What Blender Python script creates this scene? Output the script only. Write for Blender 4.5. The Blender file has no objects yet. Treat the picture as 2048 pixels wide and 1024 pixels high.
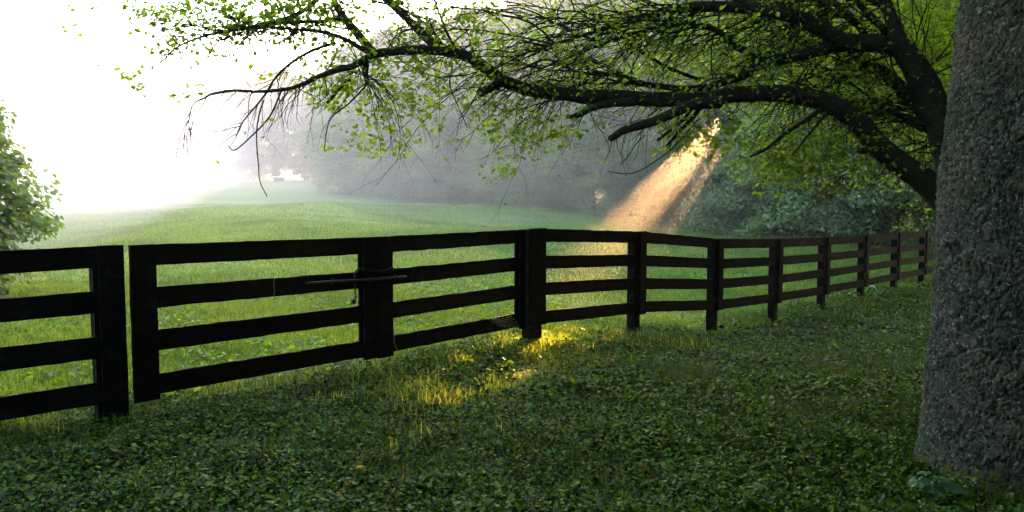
import bpy, math, random
import numpy as np
from mathutils import Vector, Matrix
C = bpy.context.scene.collection
sc = bpy.context.scene
R = math.radians
rng = np.random.default_rng(7)
random.seed(7)

# ------------------------------------------------------------------ camera
FPX = 1547.0                      # focal length in pixels of the 2048 wide photograph
CAMH = 1.6
PITCH = math.atan((512 - 405) / FPX)
cam_d = bpy.data.cameras.new('camera'); cam = bpy.data.objects.new('camera', cam_d); C.objects.link(cam)
cam_d.sensor_width = 36; cam_d.lens = 36 * FPX / 2048; cam_d.clip_end = 3000; cam_d.clip_start = 0.05
cam.location = (0, 0, CAMH); cam.rotation_euler = (math.pi / 2 - PITCH, 0, 0)
sc.camera = cam

def ray(px, py):
    """world direction (unit forward depth along +Y ground axis = 1)"""
    x = (px - 1024) / FPX; y = -(py - 512) / FPX
    cp, sp = math.cos(PITCH), math.sin(PITCH)
    v = np.array([x, cp + y * sp, -sp + y * cp])
    return v / v[1]
def P(px, py, d):
    r = ray(px, py); return np.array([0, 0, CAMH]) + r * d

# ------------------------------------------------------------------ sky and sun
SUNPX = (1548, 128)
sd = ray(*SUNPX); sd = sd / np.linalg.norm(sd)
SUN = sd
SUN_EL = math.asin(sd[2]); SUN_AZ = math.atan2(sd[0], sd[1])
w = bpy.data.worlds.new('World'); sc.world = w; w.use_nodes = True
nt = w.node_tree; bg = nt.nodes['Background']
sky = nt.nodes.new('ShaderNodeTexSky'); sky.sky_type = 'NISHITA'; sky.sun_disc = False
sky.sun_elevation = SUN_EL; sky.sun_rotation = SUN_AZ
sky.air_density = 1.0; sky.dust_density = 3.0; sky.ozone_density = 1.0
nt.links.new(sky.outputs[0], bg.inputs[0]); bg.inputs[1].default_value = 0.075
sl = bpy.data.lights.new('sun', 'SUN'); so = bpy.data.objects.new('sun', sl); C.objects.link(so)
sl.energy = 5.0; sl.angle = R(0.5); sl.color = (1.0, 0.56, 0.20)
so.rotation_euler = Vector(-sd).to_track_quat('-Z', 'Y').to_euler()
sc.view_settings.view_transform = 'Standard'; sc.view_settings.look = 'None'
sc.view_settings.gamma = 1; sc.view_settings.exposure = 4.85
sc.cycles.use_denoising = True
sc.cycles.max_bounces = 6; sc.cycles.volume_bounces = 1; sc.cycles.diffuse_bounces = 3
sc.cycles.transmission_bounces = 4; sc.cycles.transparent_max_bounces = 4
sc.cycles.use_adaptive_sampling = True; sc.cycles.adaptive_threshold = 0.01
sc.cycles.caustics_reflective = False; sc.cycles.caustics_refractive = False
HAZE_DENSITY = 0.0001; MIST_DENSITY = 0.0046; BANK_DENSITY = 0.026; HAZE_ANISO = 0.73; HAZE_COL = (0.97, 0.89, 0.97)

# ------------------------------------------------------------------ numpy helpers
def _hash(ix, iy, iz):
    h = (ix * 374761393 + iy * 668265263 + iz * 1274126177) & 0xffffffff
    h = ((h ^ (h >> 13)) * 1274126177) & 0xffffffff
    h = h ^ (h >> 16)
    return (h & 0xffff) / 65535.0
def vnoise(p):
    p = np.asarray(p, float); i = np.floor(p).astype(np.int64); f = p - i; f = f * f * (3 - 2 * f)
    r = 0
    for dx in (0, 1):
        for dy in (0, 1):
            for dz in (0, 1):
                wt = (f[:, 0] if dx else 1 - f[:, 0]) * (f[:, 1] if dy else 1 - f[:, 1]) * (f[:, 2] if dz else 1 - f[:, 2])
                r = r + wt * _hash(i[:, 0] + dx, i[:, 1] + dy, i[:, 2] + dz)
    return r * 2 - 1
def fbm(p, oct=4, gain=0.5):
    r = 0; a = 1; p = np.array(p, float)
    for k in range(oct):
        r = r + a * vnoise(p + 17.3 * k); p = p * 2.03; a *= gain
    return r
def nz(v): return v / np.maximum(np.linalg.norm(v, axis=-1, keepdims=True), 1e-9)

def mesh(name, verts, faces_idx, loop_counts, mat=None, rnd=None, smooth=False):
    """verts (N,3); faces_idx flat; loop_counts per face"""
    me = bpy.data.meshes.new(name)
    verts = np.ascontiguousarray(verts, dtype=np.float32)
    me.vertices.add(len(verts)); me.vertices.foreach_set('co', verts.ravel())
    faces_idx = np.ascontiguousarray(faces_idx, dtype=np.int32).ravel()
    loop_counts = np.ascontiguousarray(loop_counts, dtype=np.int32)
    me.loops.add(len(faces_idx)); me.loops.foreach_set('vertex_index', faces_idx)
    me.polygons.add(len(loop_counts))
    st = np.zeros(len(loop_counts), dtype=np.int32); st[1:] = np.cumsum(loop_counts)[:-1]
    me.polygons.foreach_set('loop_start', st); me.polygons.foreach_set('loop_total', loop_counts)
    me.polygons.foreach_set('use_smooth', np.full(len(loop_counts), bool(smooth), dtype=bool))
    if rnd is not None:
        a = me.attributes.new('rnd', 'FLOAT', 'POINT'); a.data.foreach_set('value', np.ascontiguousarray(rnd, dtype=np.float32))
    me.update(); me.validate()
    if mat: me.materials.append(mat)
    return me

class MB:
    def __init__(s): s.v = []; s.f = []; s.n = 0
    def add(s, verts, faces):
        verts = np.asarray(verts, float)
        s.v.append(verts); s.f += [[i + s.n for i in f] for f in faces]; s.n += len(verts)
    def build(s, name, mat, parent=None, smooth=False, origin=None):
        v = np.concatenate(s.v)
        if origin is not None: v = v - np.asarray(origin)
        me = mesh(name, v, np.array([i for f in s.f for i in f]), np.array([len(f) for f in s.f]), mat, smooth=smooth)
        o = bpy.data.objects.new(name, me); C.objects.link(o)
        if parent: o.parent = parent
        elif origin is not None: o.location = origin
        return o
def link(name, me, parent=None, loc=None):
    o = bpy.data.objects.new(name, me); C.objects.link(o)
    if parent: o.parent = parent
    if loc is not None: o.location = loc
    return o
def empty(name, loc, label, cat, group=None):
    o = bpy.data.objects.new(name, None); C.objects.link(o); o.location = Vector(loc)
    o['label'] = label; o['category'] = cat
    if group: o['group'] = group
    return o
def tag(o, label=None, cat=None, group=None, kind=None):
    if label: o['label'] = label
    if cat: o['category'] = cat
    if group: o['group'] = group
    if kind: o['kind'] = kind
    return o

# tubes: list of (points Nx3, radii N) -> arrays
def tube_arrays(paths, sides=6, bark=0.0, cap=True):
    V = []; F = []; n = 0
    for pts, rad in paths:
        pts = np.asarray(pts, float); rad = np.asarray(rad, float); m = len(pts)
        t = np.gradient(pts, axis=0); t = nz(t)
        up = np.array([0, 0, 1.0]) if abs(t[0][2]) < .8 else np.array([0, 1.0, 0])
        a = np.cross(t[0], up); a /= np.linalg.norm(a)
        sd_ = sides if rad.max() > .012 else 4
        if rad.max() < .004: sd_ = 3
        if rad.max() > .05: sd_ = max(sides, 12)
        ang = np.arange(sd_) * 2 * np.pi / sd_
        for i in range(m):
            a = a - t[i] * np.dot(a, t[i]); a /= np.linalg.norm(a); b = np.cross(t[i], a)
            V.append(pts[i] + rad[i] * (np.cos(ang)[:, None] * a + np.sin(ang)[:, None] * b))
        for i in range(m - 1):
            for k in range(sd_):
                k2 = (k + 1) % sd_
                F.append([n + i * sd_ + k, n + i * sd_ + k2, n + (i + 1) * sd_ + k2, n + (i + 1) * sd_ + k])
        if cap:
            F.append([n + k for k in range(sd_)][::-1]); F.append([n + (m - 1) * sd_ + k for k in range(sd_)])
        n += m * sd_
    V = np.concatenate(V)
    if bark > 0:
        V = V + bark * np.stack([fbm(V * 14 + s, 3) for s in (0, 31, 57)], 1)
    return V, F
def tubes(name, paths, mat, parent=None, sides=6, bark=0.0, smooth=True, origin=None):
    V, F = tube_arrays(paths, sides, bark)
    if origin is not None: V = V - np.asarray(origin)
    me = mesh(name, V, np.array([i for f in F for i in f]), np.array([len(f) for f in F]), mat, smooth=smooth)
    return link(name, me, parent, None if (parent or origin is None) else origin)
def smooth_path(pts, rad, n):
    """Catmull-Rom resample"""
    pts = np.asarray(pts, float); rad = np.asarray(rad, float)
    if len(pts) < 3:
        t = np.linspace(0, 1, n)[:, None]; return pts[0] * (1 - t) + pts[-1] * t, rad[0] * (1 - t[:, 0]) + rad[-1] * t[:, 0]
    q = np.concatenate([[2 * pts[0] - pts[1]], pts, [2 * pts[-1] - pts[-2]]]); m = len(pts) - 1
    u = np.linspace(0, m - 1e-6, n); i = u.astype(int); f = (u - i)[:, None]
    p0, p1, p2, p3 = q[i], q[i + 1], q[i + 2], q[i + 3]
    out = .5 * (2 * p1 + (p2 - p0) * f + (2 * p0 - 5 * p1 + 4 * p2 - p3) * f ** 2 + (3 * p1 - p0 - 3 * p2 + p3) * f ** 3)
    r = rad[i] * (1 - f[:, 0]) + rad[np.minimum(i + 1, m)] * f[:, 0]
    return out, r

# leaf templates (x = width, y = length, z = normal)
LEAF6 = (np.array([[0, 0, 0], [.30, .22, .07], [.36, .55, .06], [0, 1, -.10], [-.36, .55, .06], [-.30, .22, .07]]), [[0, 1, 2, 3], [0, 3, 4, 5]])
LEAF4 = (np.array([[0, 0, 0], [.36, .42, .08], [0, 1, -.05], [-.36, .42, .08]]), [[0, 1, 2, 3]])
ROUND6 = (np.array([[0, 0, 0], [.50, .10, .10], [.52, .62, .08], [0, 1.0, -.06], [-.52, .62, .08], [-.50, .10, .10]]), [[0, 1, 2, 3], [0, 3, 4, 5]])
_a = np.linspace(0, 2 * np.pi, 17)[:-1]
_r = 1 + .25 * np.cos(_a * 5)
LOBED = (np.concatenate([[[0, .5, -.04]], np.stack([np.sin(_a) * .5 * _r, .5 - np.cos(_a) * .5 * _r, 0 * _a], 1)]),
         [[0, 1 + k, 1 + (k + 1) % 16] for k in range(16)])
def leaves(name, pos, nrm, fwd, size, mat, tmpl=LEAF4, rnd=None, bend=0):
    tv, tf = tmpl; N = len(pos)
    nrm = nz(nrm); fwd = nz(fwd - nrm * (fwd * nrm).sum(1, keepdims=True)); side = np.cross(fwd, nrm)
    size = np.broadcast_to(np.asarray(size, float), (N,))
    V = (tv[None, :, 0, None] * side[:, None] + tv[None, :, 1, None] * fwd[:, None] + tv[None, :, 2, None] * nrm[:, None]) * size[:, None, None] + pos[:, None]
    k = len(tv)
    fi = np.array([i for f in tf for i in f]); cnt = np.array([len(f) for f in tf])
    idx = (np.arange(N)[:, None] * k + fi[None]).ravel(); lc = np.tile(cnt, N)
    if rnd is None: rnd = rng.random(N)
    return mesh(name, V.reshape(-1, 3), idx, lc, mat, rnd=np.repeat(rnd, k))
def blades(name, pos, height, width, mat, rnd=None, lean=.35):
    """bent grass blades of 5 verts"""
    N = len(pos); az = rng.random(N) * 2 * np.pi; fa = rng.random(N) * 2 * np.pi
    d = np.stack([np.cos(az), np.sin(az), 0 * az], 1); s = np.stack([np.cos(fa), np.sin(fa), 0 * fa], 1)
    up = np.array([0, 0, 1.]); ln = (rng.random(N) * lean)[:, None]; h = height[:, None]; wd = width[:, None]
    mid = pos + up * h * .55 + d * h * ln * .4; tip = pos + up * h * (1 - ln * .35) + d * h * ln * 1.3
    V = np.stack([pos - s * wd, pos + s * wd, mid + s * wd * .75, mid - s * wd * .75, tip], 1)
    fi = np.array([0, 1, 2, 3, 3, 2, 4]); idx = (np.arange(N)[:, None] * 5 + fi[None]).ravel()
    lc = np.tile([4, 3], N)
    if rnd is None: rnd = rng.random(N)
    return mesh(name, V.reshape(-1, 3), idx, lc, mat, rnd=np.repeat(rnd, 5))

# ------------------------------------------------------------------ materials
def newmat(name):
    m = bpy.data.materials.new(name); m.use_nodes = True; nt = m.node_tree; nt.nodes.clear()
    out = nt.nodes.new('ShaderNodeOutputMaterial'); return m, nt, out
def N(nt, t, **kw):
    n = nt.nodes.new(t)
    for k, v in kw.items(): setattr(n, k, v)
    return n
def ramp(nt, src, stops):
    r = N(nt, 'ShaderNodeValToRGB'); nt.links.new(src, r.inputs[0]); e = r.color_ramp.elements
    while len(e) < len(stops): e.new(.5)
    for el, (p, c) in zip(e, stops): el.position = p; el.color = (*c, 1)
    return r.outputs[0]
def leaf_mat(name, stops, trans=.45, gloss=.06, rough=.45, tcol=(1.25, 1.3, .6), patch=None):
    m, nt, out = newmat(name)
    at = N(nt, 'ShaderNodeAttribute', attribute_name='rnd')
    col = ramp(nt, at.outputs['Fac'], stops)
    if patch:
        tc = N(nt, 'ShaderNodeNewGeometry'); no = N(nt, 'ShaderNodeTexNoise'); no.inputs['Scale'].default_value = patch[0]; no.inputs['Detail'].default_value = 6
        nt.links.new(tc.outputs['Position'], no.inputs['Vector'])
        f = ramp(nt, no.outputs['Fac'], [(.44, (0, 0, 0)), (.58, (1, 1, 1))])
        mx = N(nt, 'ShaderNodeMix', data_type='RGBA', blend_type='MULTIPLY'); nt.links.new(f, mx.inputs[0]); nt.links.new(col, mx.inputs[6])
        mx.inputs[7].default_value = (*patch[1], 1); col = mx.outputs[2]
    d = N(nt, 'ShaderNodeBsdfDiffuse'); nt.links.new(col, d.inputs[0])
    t = N(nt, 'ShaderNodeBsdfTranslucent')
    mu = N(nt, 'ShaderNodeMix', data_type='RGBA', blend_type='MULTIPLY'); mu.inputs[0].default_value = 1
    nt.links.new(col, mu.inputs[6]); mu.inputs[7].default_value = (*tcol, 1); nt.links.new(mu.outputs[2], t.inputs[0])
    a = N(nt, 'ShaderNodeMixShader'); a.inputs[0].default_value = trans
    nt.links.new(d.outputs[0], a.inputs[1]); nt.links.new(t.outputs[0], a.inputs[2])
    g = N(nt, 'ShaderNodeBsdfGlossy'); g.inputs['Roughness'].default_value = rough; g.inputs['Color'].default_value = (.9, .95, .9, 1)
    b = N(nt, 'ShaderNodeMixShader'); b.inputs[0].default_value = gloss
    nt.links.new(a.outputs[0], b.inputs[1]); nt.links.new(g.outputs[0], b.inputs[2]); nt.links.new(b.outputs[0], out.inputs[0])
    return m
M = {}
M['tree_leaf'] = leaf_mat('broad_leaf', [(0, (.06, .12, .012)), (.5, (.11, .20, .018)), (1, (.19, .27, .03))], .64, .03, tcol=(1.9, 1.8, .5))
M['far_leaf'] = leaf_mat('woodland_leaf', [(0, (.028, .05, .012)), (.5, (.07, .115, .025)), (1, (.17, .21, .055))], .35, .05, .5, patch=(.5, (.6, .7, .6)))
M['lit_leaf'] = leaf_mat('fresh_leaf', [(0, (.04, .09, .012)), (.6, (.09, .17, .02)), (1, (.17, .25, .04))], .4, .06, .5)
M['shrub_leaf'] = leaf_mat('shrub_leaf', [(0, (.05, .10, .012)), (.6, (.10, .18, .02)), (1, (.20, .28, .03))], .6, .04, tcol=(1.8, 1.7, .5))
M['ivy'] = leaf_mat('ground_leaf', [(0, (.005, .014, .001)), (.45, (.024, .066, .003)), (.85, (.088, .175, .010)), (1, (.18, .19, .02))], .3, .02, .4, patch=(1.3, (.7, .75, .6)))
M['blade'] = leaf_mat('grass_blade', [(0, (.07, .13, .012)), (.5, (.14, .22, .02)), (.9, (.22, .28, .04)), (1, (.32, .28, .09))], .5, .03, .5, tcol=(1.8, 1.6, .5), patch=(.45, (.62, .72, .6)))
M['near_blade'] = leaf_mat('shade_grass_blade', [(0, (.014, .042, .004)), (.6, (.034, .080, .006)), (.9, (.065, .07, .012)), (1, (.11, .08, .03))], .5, .03, .5, tcol=(1.8, 1.6, .5), patch=(1.1, (.7, .7, .6)))  # darker copy of the grass colour, canopy shade mixed in
M['sun_gold_blade'] = leaf_mat('sunlit_yellow_blade', [(0, (.14, .20, .02)), (.6, (.26, .30, .03)), (1, (.38, .36, .05))], .55, .03, .5, tcol=(1.6, 1.5, .6))  # yellow grass with sunlight put into the blade colour
M['dry'] = leaf_mat('dry_leaf', [(0, (.04, .025, .012)), (.6, (.08, .05, .025)), (1, (.22, .16, .09))], .2, .05, .5, tcol=(1.2, 1, .8))
M['yellow'] = leaf_mat('yellow_leaf', [(0, (.75, .55, .04)), (1, (.8, .6, .05))], .4, .05, .4, tcol=(1.2, 1, .5))
M['dock'] = leaf_mat('big_leaf', [(0, (.02, .075, .035)), (1, (.035, .11, .05))], .3, .08, .45)

def wood_mat():
    m, nt, out = newmat('black_weathered_board'); b = N(nt, 'ShaderNodeBsdfPrincipled'); nt.links.new(b.outputs[0], out.inputs[0])
    g = N(nt, 'ShaderNodeNewGeometry'); mp = N(nt, 'ShaderNodeMapping'); mp.inputs['Scale'].default_value = (2, 2, 40)
    nt.links.new(g.outputs['Position'], mp.inputs['Vector'])
    n1 = N(nt, 'ShaderNodeTexNoise'); n1.inputs['Scale'].default_value = 2.5; n1.inputs['Detail'].default_value = 6; nt.links.new(mp.outputs[0], n1.inputs['Vector'])
    n2 = N(nt, 'ShaderNodeTexNoise'); n2.inputs['Scale'].default_value = 7; n2.inputs['Detail'].default_value = 8; nt.links.new(g.outputs['Position'], n2.inputs['Vector'])
    c1 = ramp(nt, n1.outputs['Fac'], [(.3, (.002, .002, .002)), (.7, (.0065, .006, .0055))])
    c2 = ramp(nt, n2.outputs['Fac'], [(.56, (0, 0, 0)), (.74, (1, 1, 1))])
    mx = N(nt, 'ShaderNodeMix', data_type='RGBA'); nt.links.new(c2, mx.inputs[0]); nt.links.new(c1, mx.inputs[6]); mx.inputs[7].default_value = (.012, .0125, .009, 1)
    nt.links.new(mx.outputs[2], b.inputs['Base Color']); b.inputs['Roughness'].default_value = .85; b.inputs['Specular IOR Level'].default_value = .04
    bp = N(nt, 'ShaderNodeBump'); bp.inputs['Strength'].default_value = .6; bp.inputs['Distance'].default_value = .004
    nt.links.new(n1.outputs['Fac'], bp.inputs['Height']); nt.links.new(bp.outputs[0], b.inputs['Normal'])
    return m
M['wood'] = wood_mat()
def bark_mat(name, cols, lichen, scale=1.0, moss=None):
    m, nt, out = newmat(name); b = N(nt, 'ShaderNodeBsdfPrincipled'); nt.links.new(b.outputs[0], out.inputs[0])
    g = N(nt, 'ShaderNodeNewGeometry'); tc = g.outputs['Position']
    n1 = N(nt, 'ShaderNodeTexNoise'); n1.inputs['Scale'].default_value = 26 * scale; n1.inputs['Detail'].default_value = 9; n1.inputs['Roughness'].default_value = .7
    nt.links.new(tc, n1.inputs['Vector'])
    col = ramp(nt, n1.outputs['Fac'], [(.3, cols[0]), (.5, cols[1]), (.72, cols[2])])
    if lichen:
        pl = N(nt, 'ShaderNodeAttribute', attribute_name='plate'); pf_ = ramp(nt, pl.outputs['Fac'], [(.10, (.22, .18, .14)), (.45, (1, 1, 1))])
        pm = N(nt, 'ShaderNodeMix', data_type='RGBA', blend_type='MULTIPLY'); pm.inputs[0].default_value = 1; nt.links.new(col, pm.inputs[6]); nt.links.new(pf_, pm.inputs[7])
        n5 = N(nt, 'ShaderNodeTexNoise'); n5.inputs['Scale'].default_value = 2.6; n5.inputs['Detail'].default_value = 5; nt.links.new(tc, n5.inputs['Vector'])
        f5 = ramp(nt, n5.outputs['Fac'], [(.42, (1.25, 1.1, .95)), (.5, (.8, .8, .75)), (.6, (.55, .75, .6))])
        p5 = N(nt, 'ShaderNodeMix', data_type='RGBA', blend_type='MULTIPLY'); p5.inputs[0].default_value = 1; nt.links.new(pm.outputs[2], p5.inputs[6]); nt.links.new(f5, p5.inputs[7]); col = p5.outputs[2]
        v = N(nt, 'ShaderNodeTexVoronoi'); v.inputs['Scale'].default_value = 52 * scale; v.feature = 'F1'
        wn = N(nt, 'ShaderNodeTexNoise'); wn.inputs['Scale'].default_value = 40; wn.inputs['Detail'].default_value = 3; nt.links.new(tc, wn.inputs['Vector'])
        ad = N(nt, 'ShaderNodeMix', data_type='RGBA'); ad.inputs[0].default_value = .06; nt.links.new(tc, ad.inputs[6]); nt.links.new(wn.outputs['Color'], ad.inputs[7])
        nt.links.new(ad.outputs[2], v.inputs['Vector'])
        n2 = N(nt, 'ShaderNodeTexNoise'); n2.inputs['Scale'].default_value = 5; n2.inputs['Detail'].default_value = 6; n2.inputs['Roughness'].default_value = .65; nt.links.new(tc, n2.inputs['Vector'])
        sp = N(nt, 'ShaderNodeSeparateColor'); nt.links.new(v.outputs['Color'], sp.inputs[0])
        a1 = N(nt, 'ShaderNodeMath', operation='ADD'); nt.links.new(sp.outputs[0], a1.inputs[0]); nt.links.new(n2.outputs['Fac'], a1.inputs[1])
        f = ramp(nt, a1.outputs[0], [(.98, (0, 0, 0)), (1.0, (1, 1, 1))])
        d1 = ramp(nt, v.outputs['Distance'], [(.28, (1, 1, 1)), (.5, (0, 0, 0))])
        mu = N(nt, 'ShaderNodeMath', operation='MULTIPLY'); nt.links.new(f, mu.inputs[0]); nt.links.new(d1, mu.inputs[1])
        lc = ramp(nt, sp.outputs[1], [(.0, lichen[0]), (.6, lichen[1]), (1, lichen[2])])
        mx = N(nt, 'ShaderNodeMix', data_type='RGBA'); nt.links.new(mu.outputs[0], mx.inputs[0]); nt.links.new(col, mx.inputs[6]); nt.links.new(lc, mx.inputs[7]); col = mx.outputs[2]
    if moss:
        at = N(nt, 'ShaderNodeAttribute', attribute_name='rnd')
        n3 = N(nt, 'ShaderNodeTexNoise'); n3.inputs['Scale'].default_value = 18; n3.inputs['Detail'].default_value = 6; nt.links.new(tc, n3.inputs['Vector'])
        a1 = N(nt, 'ShaderNodeMath', operation='ADD'); nt.links.new(at.outputs['Fac'], a1.inputs[0]); nt.links.new(n3.outputs['Fac'], a1.inputs[1])
        f = ramp(nt, a1.outputs[0], [(.95, (0, 0, 0)), (1.0, (1, 1, 1))])
        mx = N(nt, 'ShaderNodeMix', data_type='RGBA'); nt.links.new(f, mx.inputs[0]); nt.links.new(col, mx.inputs[6]); mx.inputs[7].default_value = (*moss, 1); col = mx.outputs[2]
    nt.links.new(col, b.inputs['Base Color']); b.inputs['Roughness'].default_value = .9; b.inputs['Specular IOR Level'].default_value = .2
    bp = N(nt, 'ShaderNodeBump'); bp.inputs['Strength'].default_value = 1.0; bp.inputs['Distance'].default_value = .007
    nt.links.new(n1.outputs['Fac'], bp.inputs['Height']); nt.links.new(bp.outputs[0], b.inputs['Normal'])
    return m
M['bark_near'] = bark_mat('lichened_bark', [(.022, .019, .014), (.060, .054, .042), (.125, .112, .09)], [(.04, .065, .045), (.10, .125, .10), (.20, .19, .17)], 1, moss=(.055, .055, .010))
M['bark'] = bark_mat('dark_bark', [(.012, .011, .009), (.028, .025, .02), (.05, .045, .036)], None)
M['bark_far'] = bark_mat('woodland_bark', [(.03, .025, .02), (.06, .05, .04), (.09, .08, .06)], None)
def ground_mat():
    m, nt, out = newmat('meadow_ground'); b = N(nt, 'ShaderNodeBsdfPrincipled'); nt.links.new(b.outputs[0], out.inputs[0])
    g = N(nt, 'ShaderNodeNewGeometry'); tc = g.outputs['Position']
    def noi(s, d=5):
        n = N(nt, 'ShaderNodeTexNoise'); n.inputs['Scale'].default_value = s; n.inputs['Detail'].default_value = d; nt.links.new(tc, n.inputs['Vector']); return n.outputs['Fac']
    fine = ramp(nt, noi(9, 8), [(.3, (.09, .15, .018)), (.55, (.15, .23, .032)), (.75, (.24, .29, .06))])
    pat = ramp(nt, noi(.35, 5), [(.45, (0, 0, 0)), (.65, (1, 1, 1))])
    mx = N(nt, 'ShaderNodeMix', data_type='RGBA'); nt.links.new(pat, mx.inputs[0]); nt.links.new(fine, mx.inputs[6]); mx.inputs[7].default_value = (.22, .215, .07, 1)
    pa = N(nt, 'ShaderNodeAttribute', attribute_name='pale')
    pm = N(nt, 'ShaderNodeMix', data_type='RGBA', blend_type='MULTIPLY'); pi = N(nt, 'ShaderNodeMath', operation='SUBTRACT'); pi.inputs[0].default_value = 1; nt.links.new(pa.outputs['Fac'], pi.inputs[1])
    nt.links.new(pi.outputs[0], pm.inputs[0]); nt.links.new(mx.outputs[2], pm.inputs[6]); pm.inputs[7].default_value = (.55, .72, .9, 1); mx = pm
    # bare soil between the plants near the fence: attribute 'rnd' = soil amount
    at = N(nt, 'ShaderNodeAttribute', attribute_name='rnd')
    soil = ramp(nt, noi(30, 8), [(.35, (.010, .008, .005)), (.7, (.035, .027, .016))])
    m2 = N(nt, 'ShaderNodeMix', data_type='RGBA'); nt.links.new(at.outputs['Fac'], m2.inputs[0]); nt.links.new(mx.outputs[2], m2.inputs[6]); nt.links.new(soil, m2.inputs[7])
    nt.links.new(m2.outputs[2], b.inputs['Base Color']); b.inputs['Roughness'].default_value = .95; b.inputs['Specular IOR Level'].default_value = .1
    bp = N(nt, 'ShaderNodeBump'); bp.inputs['Strength'].default_value = .8; bp.inputs['Distance'].default_value = .08
    nt.links.new(noi(5, 9), bp.inputs['Height']); nt.links.new(bp.outputs[0], b.inputs['Normal'])
    return m
M['ground'] = ground_mat()
def metal_mat(name, c, rough=.55, metallic=.6):
    m, nt, out = newmat(name); b = N(nt, 'ShaderNodeBsdfPrincipled'); nt.links.new(b.outputs[0], out.inputs[0])
    g = N(nt, 'ShaderNodeNewGeometry'); n = N(nt, 'ShaderNodeTexNoise'); n.inputs['Scale'].default_value = 60; n.inputs['Detail'].default_value = 5; nt.links.new(g.outputs['Position'], n.inputs['Vector'])
    nt.links.new(ramp(nt, n.outputs['Fac'], [(.4, c), (.75, (c[0] * 2 + .01, c[1] * 1.6 + .005, c[2] * 1.3))]), b.inputs['Base Color'])
    b.inputs['Roughness'].default_value = rough; b.inputs['Metallic'].default_value = metallic
    return m
M['iron'] = metal_mat('dark_iron', (.006, .0055, .005), .8, 0)
M['wire'] = metal_mat('grey_wire', (.3, .3, .27), .4, .3)
M['pale'] = metal_mat('pale_paint', (.7, .72, .72), .6, 0)
M['silk'] = metal_mat('spider_silk', (.45, .45, .42), .5, 0)

# ------------------------------------------------------------------ terrain
ctrl = []
def cg(px, py, d): p = P(px, py, d); ctrl.append(tuple(p))
for p in [(0, 0, .02), (-3, 0, 0), (3, 0, .05), (0, -6, .1), (8, -4, .2), (-8, -4, 0)]: ctrl.append(p)
cg(225, 850, 5.87); cg(0, 872, 5.3); cg(1070, 690, 9.67); cg(600, 775, 7.1); cg(850, 725, 8.4)
cg(1272, 676, 11.35); cg(1425, 670, 13.03); cg(1550, 644, 14.71); cg(1650, 620, 16.39); cg(1728, 598, 18.07); cg(1795, 581, 19.75); cg(1852, 570, 21.43)
cg(1900, 985, 4.3); cg(1024, 1010, 4.05); cg(200, 1010, 4.1)
cg(60, 600, 12); cg(500, 600, 12.5); cg(900, 600, 13)
cg(150, 480, 22); cg(500, 452, 24); cg(900, 466, 24); cg(1180, 505, 22)
cg(650, 412, 36); cg(300, 425, 40); cg(0, 430, 36)
cg(900, 440, 34); cg(1120, 455, 32); cg(1300, 478, 27); cg(1500, 474, 30); cg(1700, 480, 27); cg(1850, 468, 32)
cg(950, 408, 53); cg(1200, 424, 42); cg(680, 384, 63); cg(550, 362, 100); cg(300, 362, 110); cg(0, 365, 100); cg(1865, 420, 60); cg(1865, 396, 90)
for p in [(-200, 150, 9), (200, 150, 6), (0, 200, 8), (-150, 0, 2), (150, 0, 3), (0, -100, 1), (-60, 60, 2.2)]: ctrl.append(p)
ctrl = np.array(ctrl)
def _tps(d2): return .5 * d2 * np.log(d2 + 1e-9)
_X = ctrl[:, :2]; _n = len(_X)
_K = _tps(((_X[:, None] - _X[None]) ** 2).sum(-1)) + np.eye(_n) * .5
_Pm = np.c_[np.ones(_n), _X]
_A = np.block([[_K, _Pm], [_Pm.T, np.zeros((3, 3))]])
_W = np.linalg.solve(_A, np.r_[ctrl[:, 2], 0, 0, 0])
def gz(x, y):
    x = np.atleast_1d(np.asarray(x, float)); y = np.atleast_1d(np.asarray(y, float))
    xc = np.clip(x, -220, 220); yc = np.clip(y, -120, 220); out = np.empty(len(x))
    for s in range(0, len(x), 50000):
        a = np.c_[xc[s:s + 50000], yc[s:s + 50000]]
        K = _tps(((a[:, None] - _X[None]) ** 2).sum(-1))
        out[s:s + 50000] = K @ _W[:_n] + _W[_n] + a @ _W[_n + 1:]
    q = np.c_[x, y, 0 * x]
    r = np.hypot(x, y)
    out += .018 * fbm(q * 1.6, 2) * np.clip(r / 6, .3, 1) + .07 * fbm(q * .22, 2) * np.clip((r - 12) / 20, 0, 1)
    return out
def g1(x, y): return float(gz(x, y)[0])

FDIR = np.array([1.6, 1.68]); FDIR = FDIR / np.linalg.norm(FDIR)
# fence polyline (ground plan), left to right
PA = P(225, 500, 5.87)[:2]; PB = P(1070, 500, 9.67)[:2]
def fence_side(x, y):
    """positive beyond the fence (field side)"""
    x = np.asarray(x); y = np.asarray(y)
    yl = PA[1] + (x - PA[0]) * (.43 / .57); ym = PA[1] + (x - PA[0]) * (PB[1] - PA[1]) / (PB[0] - PA[0]); yr = PB[1] + (x - PB[0]) * FDIR[1] / FDIR[0]
    f = np.where(x < PA[0], yl, np.where(x < PB[0], ym, yr)); return (y - f) * .69
xs = np.unique(np.r_[np.linspace(-600, -30, 30), np.linspace(-30, 40, 281), np.linspace(40, 600, 30)])
ys = np.unique(np.r_[np.linspace(-300, -2, 16), np.linspace(-2, 40, 211), np.linspace(40, 120, 81), np.linspace(120, 900, 30)])
gx, gy = np.meshgrid(xs, ys); gxf, gyf = gx.ravel(), gy.ravel(); gzf = gz(gxf, gyf)
nx, ny = len(xs), len(ys)
ii, jj = np.meshgrid(np.arange(nx - 1), np.arange(ny - 1)); b0 = (jj * nx + ii).ravel()
fq = np.stack([b0, b0 + 1, b0 + nx + 1, b0 + nx], 1)
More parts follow.
